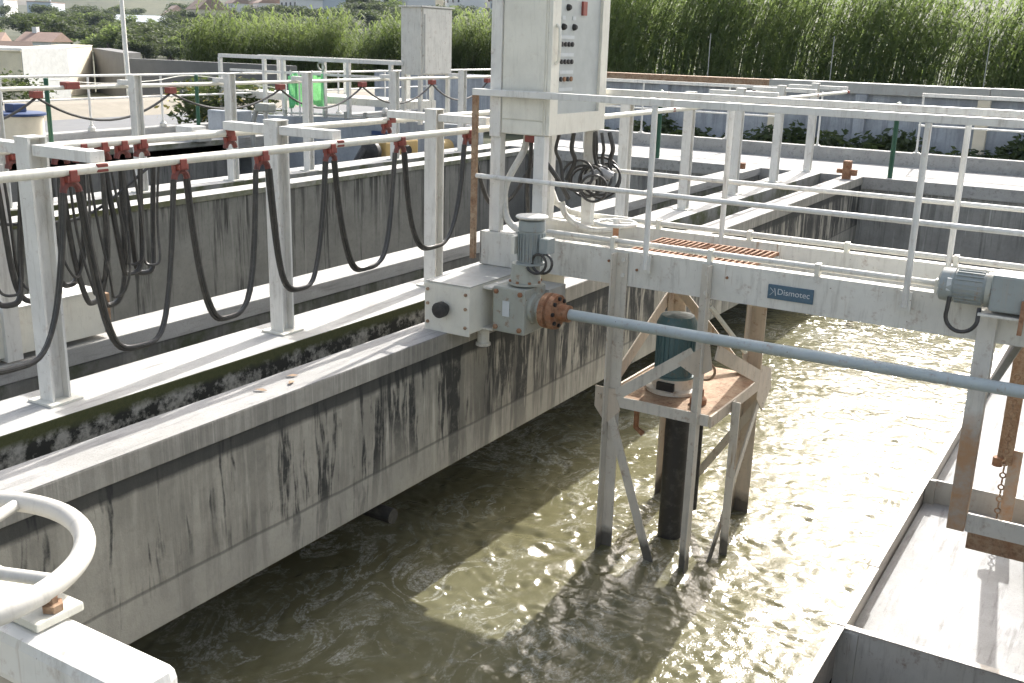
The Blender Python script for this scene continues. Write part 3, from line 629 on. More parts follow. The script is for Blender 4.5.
MB().lathe((-2.96,5.105,.683),(-2.96,5.105,.70),[(0,.088),(.008,.094),(.014,.09),(.017,.07)],28).build('rain_cap',MT['gal'],G,True)
MB().box(-3.045,-3.02,5.02,5.10,.48,.58).build('name_label',MT['whitec'],mo); MB().box(-2.885,-2.83,5.06,5.15,.49,.58).build('terminal_box',MT['slate'],mo,bevel=.005)
MB().tube([(-2.83+.055*math.cos(q)-.02+.004*q,5.06+.004*q,.44+.055*math.sin(q)) for q in np.linspace(2,-9,34)],.008,7).build('motor_cable',MT['cable'],mo,True)
MB().box(-3.065,-3.02,4.979,4.984,.12,.21).build('rating_plate',MT['print'],gb)
for x,z in ((-3.11,.26),(-3.11,.05),(-2.95,.26),(-2.95,.05)): MB().lathe((x,4.985,z),(x,4.965,z),[(0,.015),(.012,.015),(.016,.008)],6).build('bolt',MT['rust'],gb)
MB().lathe((-2.92,5.1,.165),(-2.85,5.1,.165),[(0,.09),(.02,.088),(.03,.06),(.07,.055)],24).build('output_flange',MT['teal'],G,True)
cp=MB().lathe((-2.86,5.1,.165),(-2.68,5.1,.165),[(0,.06),(.01,.10),(.045,.104),(.05,.09),(.062,.09),(.066,.104),(.095,.10),(.10,.05),(.17,.048)],28).build('coupling',MT['rust'],G,True)
for q in range(8):
    a=q*math.pi/4; MB().lathe((-2.765,5.1+.078*math.cos(a),.165+.078*math.sin(a)),(-2.745,5.1+.078*math.cos(a),.165+.078*math.sin(a)),[(0,.012),(.014,.012)],6).build('bolt',MT['dark'],cp)
MB().tube([(-2.69,5.1,.163),(-1.5,5.1,.168),(.06,5.1,.175)],.031,16).build('drive_shaft',MT['blue'],None,True,label='long pale blue drive shaft running from the rusty coupling to the right',cat='shaft')
MB().box(-3.1,-2.9,5.225,5.43,.10,.25).build('mounting_bracket',MT['steeld'],G)
# helical motor at the right end
K=thing('hoist_motor',(-.62,5.3,.46),'blue grey motor lying on the bridge beam at the right','motor')
m=MB(); m.lathe((-.80,5.33,.575),(-.58,5.33,.575),[(0,.055),(.012,.078),(.07,.082),(.072,.076),(.20,.076),(.22,.07)],28)
for q in range(22):
    a=q*2*math.pi/22; m.bar((-.72,5.33+.078*math.cos(a),.575+.078*math.sin(a)),(-.60,5.33+.078*math.cos(a),.575+.078*math.sin(a)),.005,.010,(0,math.cos(a),math.sin(a)))
mo=m.build('motor',MT['slate'],K,True)
MB().box(-.755,-.735,5.25,5.262,.56,.62).build('rating_plate',MT['print'],mo)
MB().box(-.56,-.30,5.24,5.42,.49,.665).build('gearbox',MT['slate'],K,bevel=.012)
MB().lathe((-.585,5.33,.575),(-.56,5.33,.575),[(0,.085),(.024,.085)],24).build('flange',MT['teal'],K,True)
MB().box(-.60,-.15,5.24,5.425,.462,.474).build('base_plate',MT['gal'],K)
MB().tube([(-.735,5.26,.53)]+[(-.668+.072*math.cos(q),5.25,.445+.075*math.sin(q)) for q in np.linspace(2.9,6.1,16)]+[(-.60,5.28,.49)],.010,8).build('motor_cable',MT['cable'],K,True)
MB().box(-.42,-.40,5.22,5.245,.40,.56).build('latch',MT['rust'],K)
# ------------------------------------------------------------------ control cabinet
CB=thing('control_cabinet',(-3.28,5.82,.505),'tall cream control cabinet with glazed door on white legs at the bridge end','cabinet')
X0,X1,Y0,Y1,Z0,Z1=-3.47,-3.10,5.46,6.19,1.105,2.45
MB().box(X0,X1,Y0,Y1,Z0,Z1).build('body',MT['whitec'],CB,bevel=.006)
MB().box(X0+.075,X1-.012,Y0-.008,Y0-.001,Z0+.09,Z1-.02).build('side_panel',MT['whitec'],CB,bevel=.002)
MB().box(X0-.004,X0+.07,Y0-.02,Y0-.001,Z0-.02,Z1).build('corner_profile',MT['white'],CB,bevel=.004)
MB().box(X0+.075,X1-.012,Y0-.008,Y0-.001,Z0+.006,Z0+.083).build('side_panel',MT['whitec'],CB,bevel=.002)
dr=MB(); d0,d1=X1+.002,X1+.026
dr.box(d0,d1,Y0+.004,Y0+.10,Z0+.006,Z1); dr.box(d0,d1,Y1-.095,Y1-.002,Z0+.006,Z1); dr.box(d0,d1,Y0+.10,Y1-.095,Z0+.006,Z0+.125); dr.box(d0,d1,Y0+.10,Y1-.095,Z1-.12,Z1)
door=dr.build('door',MT['whitec'],CB)
pn=MB().box(d0,d0+.006,Y0+.10,Y1-.095,Z0+.125,Z1-.12).build('window',MT['panel'],door)
yy=Y0+.13
for zr in (1.32,1.42,1.52,1.62):
    MB().box(d0+.007,d0+.010,yy,yy+.17,zr+.042,zr+.062).build('label_strip',MT['print'],pn)
    for q in range(4): MB().lathe((d0+.006,yy+.02+.042*q,zr+.012),(d0+.02,yy+.02+.042*q,zr+.012),[(0,.014),(.010,.014),(.012,.009)],12).build('push_button',MT['rust'] if (zr<1.5 and q%2) else MT['black'],pn)
for zr,ys in ((1.73,(.03,.16)),(1.84,(.08,))):
    for q in ys:
        MB().lathe((d0+.006,yy+q,zr),(d0+.03,yy+q,zr),[(0,.02),(.012,.018),(.022,.012)],14).build('rotary_switch',MT['dark'],pn); MB().box(d0+.007,d0+.010,yy+q-.02,yy+q+.02,zr+.04,zr+.062).build('label_strip',MT['print'],pn)
MB().box(d0+.006,d0+.02,yy+.25,yy+.30,1.80,1.88).build('indicator',MT['red'],pn)
hd=MB(); hd.tube([(d1,Y0+.05,1.52),(d1+.022,Y0+.05,1.54),(d1+.026,Y0+.05,1.63),(d1+.022,Y0+.05,1.72),(d1,Y0+.05,1.74)],.010,8); hd.build('handle',MT['whitec'],door,True)
for x,y in ((X0+.03,Y0+.03),(X1-.035,Y0+.03),(X0+.03,Y1-.06),(X1-.035,Y1-.06)): MB().box(x-.035,x+.035,y-.03,y+.03,.505 if y<5.6 else .505,Z0-.001).build('leg',MT['white'],CB,bevel=.003)
MB().box(X0-.005,X1,Y1-.09,Y1-.03,.492,.5035).build('foot_rail',MT['white'],CB)
MB().ctube([(-3.30,5.6,1.10),(-3.31,5.58,1.0),(-3.40,5.54,.80),(-3.405,5.53,.66),(-3.37,5.52,.57),(-3.27,5.50,.52),(-3.16,5.50,.515)],.021,12).build('flexible_conduit',MT['gal'],CB,True)
for dx,b in ((0,.62),(.03,.7)):
    pass
k_=MB(); k_.box(-3.26,-3.17,5.50,5.58,1.06,1.104); k_.build('cable_gland',MT['red'],CB,bevel=.006)
m=MB(); m.ctube([(-3.235,5.54,1.07),(-3.25,5.56,.95),(-3.30,5.62,.75),(-3.36,5.75,.55)],.013,8); m.ctube([(-3.19,5.54,1.07),(-3.16,5.56,.97),(-3.08,5.60,.85),(-3.05,5.7,.72)],.015,8); m.ctube([(-3.21,5.56,1.07),(-3.22,5.6,.9),(-3.25,5.7,.6)],.012,8)
m.build('supply_cable',MT['cable'],CB,True)
# coiled cables beside the cabinet
m=MB(); rr=random.Random(3)
CC=thing('cable_coil',(-3.06,6.0,.8),'tangled coil of black cables hanging beside the control cabinet','cables')
for i in range(9):
    cx,cy,cz=-3.06+rr.uniform(-.10,.09),6.02+rr.uniform(-.12,.12),.80+rr.uniform(-.05,.05); ra=rr.uniform(.07,.13)
    ax=Vector((rr.uniform(-.5,.5),-1,rr.uniform(-.3,.5))); m.ring((cx,cy,cz),ra,.0085,ax,28,7)
m.build('loops',MT['cable'],CC,True)
m=MB()
for i,(x,y) in enumerate(((-3.14,5.75),(-3.12,5.9),(-3.05,6.05),(-3.08,6.12),(-3.0,6.05),(-2.98,6.12))):
    m.ctube([(x-.02,y,1.10),(x-.04+.03*i/3,y,1.0),(x-.02,y+.03,.92),(x+rr.uniform(-.1,.05),y+.03,.80)],.011+.004*(i%2),8)
m.build('hanging_cables',MT['cable'],CC,True)
MB().tube([(-3.10,6.0,.80),(-3.0,6.03,.86),(-2.93,6.05,.83)],.032,10).build('grey_gland',MT['grey'],CC,True)
MB().ctube([(-3.27,6.02,.64),(-3.24,6.02,.56),(-3.15,6.03,.50),(-3.02,6.05,.475),(-2.9,6.1,.50),(-2.86,6.22,.537)],.020,10).build('hose',MT['gal'],CC,True)
# small handwheel on the bridge
W=thing('handwheel',(-2.66,5.6,.33),'small white handwheel on a rusty spindle standing on the bridge','handwheel')
w=MB(); w.ring((-2.67,5.6,.622),.115,.011,(0,0,1),40,10); [w.tube([(-2.67,5.6,.622),(-2.67+.115*math.cos(a),5.6+.115*math.sin(a),.622)],.009,8) for a in (.4,2.5,4.6)]; w.lathe((-2.67,5.6,.60),(-2.67,5.6,.65),[(0,.025),(.05,.02)],12)
w.build('wheel',MT['white'],W,True); MB().tube([(-2.67,5.6,.325),(-2.67,5.6,.60)],.018,10).build('spindle',MT['rust'],W,True)
# ------------------------------------------------------------------ aerator frame hanging under the bridge
T=thing('pump_frame',(-2.25,5.85,-1.45),'grey and rusty steel frame hanging from the bridge into the water','frame')
def angle(x,y,z0,z1,sx,sy,w=.075,t=.007):
    m=MB(); m.box(min(x,x+sx*w),max(x,x+sx*w),y-t/2,y+t/2,z0,z1); ya,yb=(y+t/2,y+sy*w) if sy>0 else (y+sy*w,y-t/2); m.box(min(x,x+sx*t),max(x,x+sx*t),ya,yb,z0,z1); return m
YF=5.418
la=angle(-2.57,YF,-1.5,.49,1,-1); A_=la.build('leg',MT['tow'],T)
angle(-1.985,YF,-1.5,.49,-1,-1,.06).build('leg',MT['tow'],T)
angle(-2.06,6.40,-1.45,.30,1,-1,.1).build('leg',MT['towr'],T)
angle(-2.60,6.40,-1.45,.30,1,-1,.09).build('leg',MT['towr'],T)
angle(-1.91,5.74,-1.5,-.38,1,1,.05).build('leg',MT['tow'],T)
for x,z in ((-2.52,.45),(-2.52,.36),(-2.01,.44),(-2.01,.33)): MB().lathe((x,YF-.004,z),(x,YF-.02,z),[(0,.013),(.010,.013)],6).build('bolt',MT['gal'],T)
# platform
pl=MB(); pl.box(-2.60,-1.93,5.44,6.38,-.405,-.393); pl.build('platform',MT['brownrust'],T)
MB().box(-2.61,-1.93,5.40,5.412,-.44,-.375).build('edge_bar',MT['tow'],T); MB().box(-1.928,-1.916,5.41,6.40,-.45,-.38).build('edge_bar',MT['towr'],T); MB().box(-2.615,-2.603,5.41,6.40,-.45,-.38).build('edge_bar',MT['towr'],T)
def brace(a,b,mat,w=.06,up=(0,1,0)): MB().bar(a,b,.008,w,(0,0,1)) ; return MB().bar(a,b,w,.009,up).build('brace',MT[mat],T)
brace((-2.56,5.40,-.40),(-2.05,5.40,-.02),'tow',.065)
brace((-2.61,5.40,-.42),(-2.61,6.38,.06),'towr',.09,(1,0,0))
brace((-2.56,5.40,-.45),(-2.19,5.40,-1.5),'tow',.055)
brace((-1.92,6.38,-.42),(-1.92,5.42,.0),'towr',.085,(1,0,0))
brace((-1.925,6.38,-.45),(-1.925,5.5,-1.5),'tow',.055,(1,0,0))
brace((-1.93,6.36,-.55),(-2.50,6.36,-1.45),'tow',.05)
brace((-2.0,6.36,-.45),(-2.55,6.36,.1),'towr',.06)
MB().tube([(-2.0,5.46,.25),(-1.9,5.86,-.10)],.014,8).build('brace',MT['whitec'],T,True)
MB().prism([(-2.65,5.395,-.33),(-2.52,5.395,-.33),(-2.48,5.395,-.46),(-2.57,5.395,-.56),(-2.65,5.395,-.46)],.008).build('gusset',MT['towr'],T)
MB().prism([(-2.14,5.395,-.10),(-1.96,5.395,.06),(-1.93,5.395,-.10),(-2.02,5.395,-.16)],.008).build('gusset',MT['towr'],T)
MB().prism([(-1.915,6.25,-.28),(-1.915,6.48,-.36),(-1.915,6.50,-.50),(-1.915,6.36,-.62),(-1.915,6.22,-.50)],.008).build('gusset',MT['towr'],T)
# pump motor on the platform
Q=thing('submersible_pump',(-2.31,5.75,-1.45),'teal vertical pump motor with a black column reaching into the water','pump')
px,py=-2.31,5.78
m=MB(); m.lathe((px,py,-.30),(px,py,.10),[(0,.13),(.012,.13),(.014,.112),(.30,.112),(.302,.125),(.33,.125),(.38,.10),(.39,.05)],30)
for q in range(24):
    a=q*2*math.pi/24; m.bar((px+.116*math.cos(a),py+.116*math.sin(a),-.27),(px+.116*math.cos(a),py+.116*math.sin(a),-.01),.006,.012,(math.cos(a),math.sin(a),0))
m.build('motor',MT['tealb'],Q,True)
lb_=MB().lathe((px,py,-.39),(px,py,-.30),[(0,.165),(.02,.165),(.03,.13),(.07,.125),(.09,.13)],30).build('lantern',MT['tow'],Q,True)
MB().box(px-.05,px+.06,py-.148,py-.12,-.365,-.315).build('opening',MT['dark'],lb_,bevel=.004)
MB().lathe((px+.05,py,-1.6),(px+.05,py,-.41),[(0,.075),(1.19,.075)],24).build('column',MT['black'],Q,True)
MB().tube([(-2.20,6.0,-1.25),(-2.20,6.0,-.41)],.026,10).build('outlet_pipe',MT['black'],Q,True)
MB().tube([(-2.46,5.6,-.41),(-2.46,5.6,-.62),(-2.42,5.62,-.66)],.018,8).build('drain_pipe',MT['rust'],Q,True)
MB().lathe((-2.08,5.62,-.39),(-2.08,5.62,-.30),[(0,.05),(.03,.05),(.05,.03),(.09,.03)],14).build('valve',MT['rust'],Q,True)
MB().ring((-2.06,5.66,-.20),.05,.008,(.3,-1,.2),24,8).build('lifting_ring',MT['brownrust'],Q,True)
# pipe stub under the wall
MB().tube([(-3.55,4.31,-.95),(-3.34,4.31,-.955)],.045,12).build('pipe_stub',MT['black'],None,True,label='short black pipe stub poking out under the channel wall',cat='pipe')
# ------------------------------------------------------------------ overflow weir trough
V=thing('overflow_trough',(-.55,7,-1.55),'pale overflow trough with raised steel edge along the right of the channel','trough')
MB().box(-1.03,.018,5.23,14.64,-1.60,-1.50).build('trough_floor',MT['pale'],V)
MB().box(-1.03,.018,.4,5.2,-2.1,-1.90).build('trough_floor',MT['wall3'],V,label='lower dark trough floor')
for y0,y1 in ((.4,4.2),(4.205,5.205),(5.21,5.99),(5.995,7.61),(7.615,9.3),(9.305,14.64)):
    e=MB(); o=.004*math.sin(y0*5); e.box(-1.052+o,-1.036+o,y0,y1,-1.62,-1.322); e.box(-1.06+o,-1.008+o,y0+.004,y1-.004,-1.32,-1.312); e.build('weir_plate',MT['weir'],V)
MB().box(-1.034,.018,5.205,5.228,-2.1,-1.325).build('cross_plate',MT['gal'],V)
MB().box(-1.034,-.93,5.19,5.203,-2.1,-1.335).build('angle_bracket',MT['gal'],V)
MB().box(-1.034,.018,5.20,5.246,-1.3235,-1.317).build('top_strip',MT['weir'],V)
MB().box(-1.034,.018,7.62,7.64,-1.5,-1.325).build('cross_plate',MT['steeld'],V)
MB().box(-1.034,-.97,7.585,7.618,-1.55,-1.318).build('corner_post',MT['steeld'],V)
for x,y,zt,l in ((-.475,7.40,-.90,'pale steel post standing in the overflow trough behind the chain'),(-.30,7.31,.05,'second steel post in the overflow trough at the right picture edge')):
    MB().box(x-.04,x+.04,y-.02,y+.02,-1.5,zt).build('trough_post',MT['galr'],None,bevel=.003,label=l,cat='post')
# skimmer frame at the right
SK=thing('skimmer_frame',(-.45,5.8,-.8),'rusty legged skimmer frame with chain hanging over the overflow trough','frame')
m=MB(); m.box(-.61,-.525,5.395,5.425,-.70,.46); m.build('leg',MT['galr'],SK,bevel=.004)
MB().box(-.535,-.527,5.426,5.50,-.70,.44).build('leg_flange',MT['galr'],SK)
MB().box(-.585,-.49,7.34,7.39,-1.0,.36).build('leg',MT['brownrust'],SK,bevel=.004); MB().box(-.575,-.50,6.27,7.335,.30,.36).build('arm',MT['gal'],SK)
MB().bar((-.40,6.1,.30),(-.56,5.5,-.05),.035,.008).build('brace',MT['steeld'],SK)
MB().box(-.523,.10,5.41,5.424,-.70,-.60).build('cross_plate',MT['gal'],SK); MB().box(-.51,.10,5.43,5.50,-.80,-.705).build('scraper_board',MT['brownrust'],SK,bevel=.004)

ch=MB(); z=-.35; i=0; x=-.535
while z>-1.46:
    ch.ring((x,7.22,z),.0175,.0056,(1,0,0) if i%2 else (0,1,0),12,6); z-=.0425; i+=1; x+=.0008
ch.build('chain',MT['brownrust'],SK,True)
MB().lathe((-.575,7.33,-1.01),(-.575,7.33,-.95),[(0,.034),(.06,.034)],10).build('foot_bolt',MT['rust'],SK)
# ------------------------------------------------------------------ sluice gate handwheel in the foreground
GS=thing('sluice_gate',(-1.6,.92,-.05),'cream sluice gate frame with large white handwheel in the near left corner','sluice gate')
m=MB(); m.box(-2.5,-1.165,.87,.965,.60,.70); m.build('crossbeam',MT['white'],GS,bevel=.02)
for x in (-2.45,-1.9): MB().box(x-.04,x+.04,.885,.95,-.05,.60).build('upright',MT['white'],GS,bevel=.004)
p=MB(); p.box(-1.80,-1.42,.895,.985,.702,.718); p.build('bearing_plate',MT['whitec'],GS,bevel=.004)
MB().lathe((-1.44,.94,.719),(-1.44,.94,.743),[(0,.018),(.012,.018),(.014,.010),(.024,.010)],6).build('bolt',MT['brownrust'],GS)
wc=(-1.70,.88,.752); Rw=.257
w=MB(); w.ring(wc,Rw,.0190,(0,0,1),72,16); wh=w.build('handwheel',MT['wheel'],GS,True)
s=MB()
for a in (.35,.35+math.pi/2,.35+math.pi,.35+1.5*math.pi): s.tube([(wc[0],wc[1],wc[2]),(wc[0]+Rw*math.cos(a),wc[1]+Rw*math.sin(a),wc[2])],.012,10)
s.build('spoke',MT['wheel'],wh,True); MB().lathe((wc[0],wc[1],.726),(wc[0],wc[1],.79),[(0,.04),(.06,.035)],20).build('hub',MT['white'],wh,True)
MB().tube([(wc[0],wc[1],.70),(wc[0],wc[1],.95)],.016,10).build('stem',MT['steeld'],GS,True)
# ------------------------------------------------------------------ left background: kerb railing, pump house things
MB().box(-14.42,-14.16,-2,24,-.3,.10).build('kerb',MT['plain'],bevel=.02,label='white concrete kerb carrying the railing beside the grey road',cat='kerb')
t=thing('guard_rail',(-14.2,12,.1),'white two bar guard rail beside the grey road at left','railing')
MB().tube([(-14.2,5,.935),(-14.2,24,.935)],.02,10).build('top_rail',MT['white'],t,True); MB().tube([(-14.2,5,.59),(-14.2,24,.59)],.016,10).build('mid_rail',MT['white'],t,True)
for y in (6.5,8.0,9.3,10.76,12.16,13.6,15.1,16.6,18.1,19.6,21.1,22.6):
    p=MB().tube([(-14.2,y,.1),(-14.2,y,.93)],.018,8).build('post',MT['white'],t,True); MB().lathe((-14.2,y,.1),(-14.2,y,.2),[(0,.06),(.05,.06),(.08,.03),(.1,.03)],10).build('base_clamp',MT['gal'],p,True)
for x,y,l in ((-13.54,9.57,'dark green post on the pale pavement at left'),(-13.76,12.52,'dark green post in front of the shrub')):
    MB().lathe((x,y,0),(x,y,.95),[(0,.032),(.92,.032),(.94,.036),(.95,.01)],12).build('green_post',MT['green'],None,True,label=l,cat='post')
# rope between green posts
MB().ctube([(-13.54,9.57,.93),(-13.6,10.6,.85),(-13.7,11.6,.87),(-13.76,12.52,.93),(-13.4,14.0,.72)],.008,6).build('rope',MT['whitec'],None,True,label='pale rope strung between the two green posts',cat='rope')
t=thing('chemical_tank',(-13.4,9.0,0),'cream cylindrical tank with blue lid at the left edge','tank')
MB().lathe((-13.4,9.02,0),(-13.4,9.02,.47),[(0,.30),(.44,.30),(.46,.31),(.47,.29)],30).build('barrel',MT['cream'],t,True)
MB().lathe((-13.4,9.02,.47),(-13.4,9.02,.51),[(0,.34),(.03,.34),(.04,.3)],30).build('lid',MT['navy'],t,True); MB().box(-13.55,-13.35,8.9,9.1,.512,.62).build('dosing_pump',MT['navy'],t,bevel=.01); MB().tube([(-13.5,8.85,.6),(-13.5,8.75,.9),(-13.5,8.6,1.0)],.012,6).build('hose',MT['cable'],t,True)
# far circular-tank wall, blocks and machines
t=thing('tank_wall',(-11.8,14,0),'blue grey low tank wall behind the second walkway with row of clips on top','wall')
MB().hex([(-13.9,13.1),(-11.75,14.0),(-9.45,14.5),(-9.45,14.62),(-11.8,14.2),(-14.0,13.3)],-2.2,.29).build('wall_body',MT['bluewall'],t)
m=MB(); m.tube([(-13.9,13.15,.34),(-11.75,14.05,.34),(-9.45,14.55,.34)],.018,8); m.build('pipe',MT['gal'],t,True)
for i in range(14):
    u=i/13; x=-13.8+4.3*u; y=13.18+(.88 if u>.5 else u*1.76)+(max(0,u-.5)*1.0); MB().box(x-.02,x+.02,y-.03,y+.03,.29,.40).build('clip',MT['steeld'],t)
MB().box(-11.3,-11.0,14.03,14.06,.05,.12).build('sign_plate',MT['navy'],t)
MB().box(-13.3,-12.75,12.3,12.75,-.2,.42).build('concrete_block',MT['bluewall'],bevel=.02,label='pale blue grey concrete block right of the shrub',cat='block')
t=thing('small_pump',(-12.35,12.6,.2),'small dark green pump with pipes standing by the concrete block','pump')
MB().box(-12.5,-12.2,12.55,12.75,.42,.56).build('motor',MT['teal'],t,bevel=.03); MB().tube([(-12.5,12.6,.45),(-12.6,12.6,.2),(-12.6,12.6,-.6)],.04,8).build('pipe',MT['steeld'],t,True); MB().tube([(-12.3,12.6,.45),(-12.3,12.6,-.6)],.03,8).build('pipe',MT['gal'],t,True)
t=thing('white_bracket',(-12.9,11.6,0),'small white steel box on the pavement edge below the shrub','box')
MB().box(-13.1,-12.75,11.45,11.75,0,.22).build('housing',MT['white'],t,bevel=.01); MB().box(-12.74,-12.60,11.45,11.72,.0,.17).build('end_cover',MT['steeld'],t,bevel=.01)
t=thing('air_blower',(-9.9,12.8,-.2),'faded yellow blower with black wheel behind the second walkway','blower')
MB().box(-10.1,-9.75,12.45,13.25,-.22,.14).build('casing',MT['yellow'],t,bevel=.03); MB().lathe((-9.74,12.95,-.02),(-9.70,12.95,-.02),[(0,.09),(.03,.08)],18).build('inlet',MT['dark'],t); MB().lathe((-9.92,12.38,.0),(-9.92,12.20,.0),[(0,.14),(.05,.17),(.12,.17),(.16,.1)],22).build('pulley',MT['black'],t,True); MB().tube([(-9.9,12.1,.05),(-9.9,11.95,-.1),(-9.9,11.9,-.5)],.05,8).build('hose',MT['black'],t,True)
t=thing('blower_motor',(-9.9,14.1,-.2),'round pale yellow blower motor left of the control cabinet','motor')
MB().lathe((-9.9,13.9,-.07),(-9.9,14.3,-.07),[(0,.06),(.04,.14),(.34,.14),(.38,.08)],22).build('casing',MT['yellow'],t,True); MB().lathe((-9.9,13.86,-.07),(-9.9,13.9,-.07),[(0,.09),(.04,.09)],16).build('fan_cover',MT['whitec'],t,True)
MB().box(-9.98,-9.82,13.95,14.25,-.4,-.215).build('foot',MT['rust'],t)
t=thing('machine_bed',(-10.0,12.8,-.5),'low concrete bed carrying the yellow blower machines','plinth')
MB().box(-10.6,-9.45,11.6,14.5,-.9,-.41).build('slab',MT['plain'],t); MB().box(-10.15,-9.7,12.4,13.3,-.409,-.225).build('slab',MT['steeld'],t)
# bright green mesh
t=thing('mesh_guard',(-12.4,13.7,.43),'bright green mesh sheet wrapped round a small frame behind the far rail','mesh')
m=MB(); nn=24
for i in range(nn):
    u0=i/nn*4.4; 
    def P_(u,z): a=u+.3; rr=.27*(1+.13*math.sin(7*u+z*3)+.06*math.sin(15*u)); return (-12.45+rr*math.cos(a),13.75+rr*math.sin(a),z+.03*math.sin(5*u))
    u1=(i+1)/nn*4.4; m.add([P_(u0,.45),P_(u1,.45),P_(u1,.98),P_(u0,.98)],[(0,1,2,3)])
m.build('sheet',MT['lime'],t,True); m=MB()
for a in (.5,2.0,3.5,5.0): m.tube([(-12.45+.29*math.cos(a),13.75+.29*math.sin(a),.30),(-12.45+.29*math.cos(a),13.75+.29*math.sin(a),1.05)],.015,6)
m.build('frame',MT['white'],t,True); MB().ring((-12.3,13.95,1.12),.07,.016,(0,1,.3),18,8).build('hook_lamp',MT['teal'],t,True)
# third bridge: white frame and grey cabinet
t=thing('white_frame_bridge',(-12.7,14.3,.3),'white railed service bridge in front of the yellow green canes','bridge')
MB().box(-14.76,-10.6,13.97,14.03,1.20,1.262).build('top_rail',MT['white'],t); MB().box(-14.5,-10.6,13.99,14.02,.97,1.01).build('mid_rail',MT['white'],t)
MB().box(-14.7,-10.6,14.9,14.95,1.20,1.25).build('top_rail',MT['white'],t); MB().box(-14.7,-10.6,14.2,14.9,.50,.62).build('deck',MT['gal'],t)
for x in (-14.74,-13.66,-13.21,-12.28,-11.75,-10.86): MB().box(x-.03,x+.03,13.97,14.03,.30,1.198).build('post',MT['white'],t)
for x in (-14.2,-12.6,-11.2): MB().box(x-.025,x+.025,14.9,14.95,.60,1.198).build('post',MT['white'],t)
t=thing('grey_cabinet',(-10.4,14.4,.3),'grey electrical cabinet on two legs in front of the canes','cabinet')
MB().box(-10.655,-10.26,14.0,14.85,1.06,2.10).build('body',MT['gal'],t,bevel=.008); MB().box(-10.258,-10.235,14.03,14.82,1.08,2.085).build('door',MT['gal'],t,bevel=.004); MB().box(-10.68,-10.22,13.97,14.88,2.102,2.125).build('roof',MT['white'],t)
for x,y in ((-10.29,14.03),(-10.29,14.8),(-10.62,14.03),(-10.62,14.8)): MB().box(x-.03,x+.03,y-.03,y+.03,.28,1.059).build('leg',MT['gal'],t)
MB().bar((-10.235,14.06,1.1),(-10.235,14.06,2.0),.02,.03).build('edge_strip',MT['steeld'],t)
t=thing('valve_stand',(-9.7,14.4,.29),'dark rusty valve standing on the tank wall below the grey cabinet','valve')
MB().lathe((-9.75,14.45,.29),(-9.75,14.45,.62),[(0,.07),(.03,.07),(.05,.03),(.2,.03),(.22,.06),(.30,.06),(.33,.02)],14).build('spindle',MT['rust'],t,True)
t=thing('small_gate_frame',(-8.6,14.9,0),'thin white gate shaped frame left of the control cabinet','frame')
MB().tube([(-9.0,15.2,0),(-9.0,15.2,.95),(-7.9,15.2,.95),(-7.9,15.2,0)],.018,8).build('hoop',MT['white'],t,True); MB().tube([(-8.5,15.2,0),(-8.5,15.2,.93)],.014,8).build('bar',MT['white'],t,True); MB().box(-9.05,-7.85,15.15,15.25,0,.012).build('base',MT['white'],t)
# shrub with flowers by the kerb
t=thing('flowering_shrub',(-15.0,14.3,-.25),'dark shrub with yellow flowers beyond the guard rail','shrub')
v,f=leaf_cluster(2600,.95,.52,.06,21); plate_mesh('foliage',v+np.array([-15.0,14.3,-.2]),f,MT['bush'],t)
v,f=leaf_cluster(160,1.0,.55,.05,22); plate_mesh('flowers',v+np.array([-15.0,14.2,-.15]),f,MT['flower'],t,kind='stuff')
m=MB(); [m.tube([(-15,14.3,-.3),(-15+.3*math.cos(a),14.3+.3*math.sin(a),.4)],[.03,.012],6) for a in (0,1.5,3,4.5)]; m.build('stem',MT['bark'],t,True)
# lamp pole
t=thing('lamp_pole',(-33.7,27.3,-1.3),'tall thin pale lamp pole rising out of the picture at left','pole')
MB().tube([(-33.68,27.33,-1.4),(-34.2,27.7,1.0),(-34.8,28.15,4.5),(-35.1,28.3,7.5)],[.10,.09,.07,.05],10).build('shaft',MT['white'],t,True); MB().box(-35.9,-35.0,28.2,28.45,7.5,7.6).build('lamp_head',MT['grey'],t)
# cream and grey walls of the compound
t=thing('cream_shed',(-31.5,23.5,-1.3),'long cream yard wall with right end coloured dark for shade beyond the guard rail','shed')
def fat(a,b,thk,z0,z1): 
    a=Vector(a);b=Vector(b); n=Vector((-(b-a).y,(b-a).x)).normalized()*thk; return MB().hex([tuple(a),tuple(b),tuple(b+n),tuple(a+n)],z0,z1)
fat((-36.2,21.3),(-32.9,22.45),2.5,-2,.92).build('wall',MT['whitew'],t); MB().hex([(-32.9,22.4),(-44.1,33.8),(-45,32.9),(-33.8,21.5)],-2.4,.80).build('wall',MT['cream'],t,label='sunlit cream wall')
MB().hex([(-44.05,33.82),(-36.0,29.05),(-36.6,30.4),(-44.6,35.2)],-2.4,.70).build('wall',MT['greyr'],t,label='return wall section with shade painted in dark grey')  # return face turned from the sun, its shade put into the dark colour
fat((-35.9,29.0),(-27.6,29.6),.4,-2.4,.50).build('wall',MT['greyr'],t,label='low dark grey wall')
MB().hex([(-35.3,24.92),(-36.6,26.24),(-36.75,26.1),(-35.45,24.78)],-2.4,.76).build('panel',MT['whitew'],t)
MB().hex([(-32.85,22.38),(-44.12,33.86),(-45.1,32.95),(-33.9,21.45)],.802,.84).build('roof_slab',MT['cream'],t)
# palm-like plant tuft at left
leafy('spiky_bush',(-27.6,18.6,-.6),500,.8,.5,.07,31,MT['bush'],label='spiky dark bush at the left edge below the white building',cat='bush')
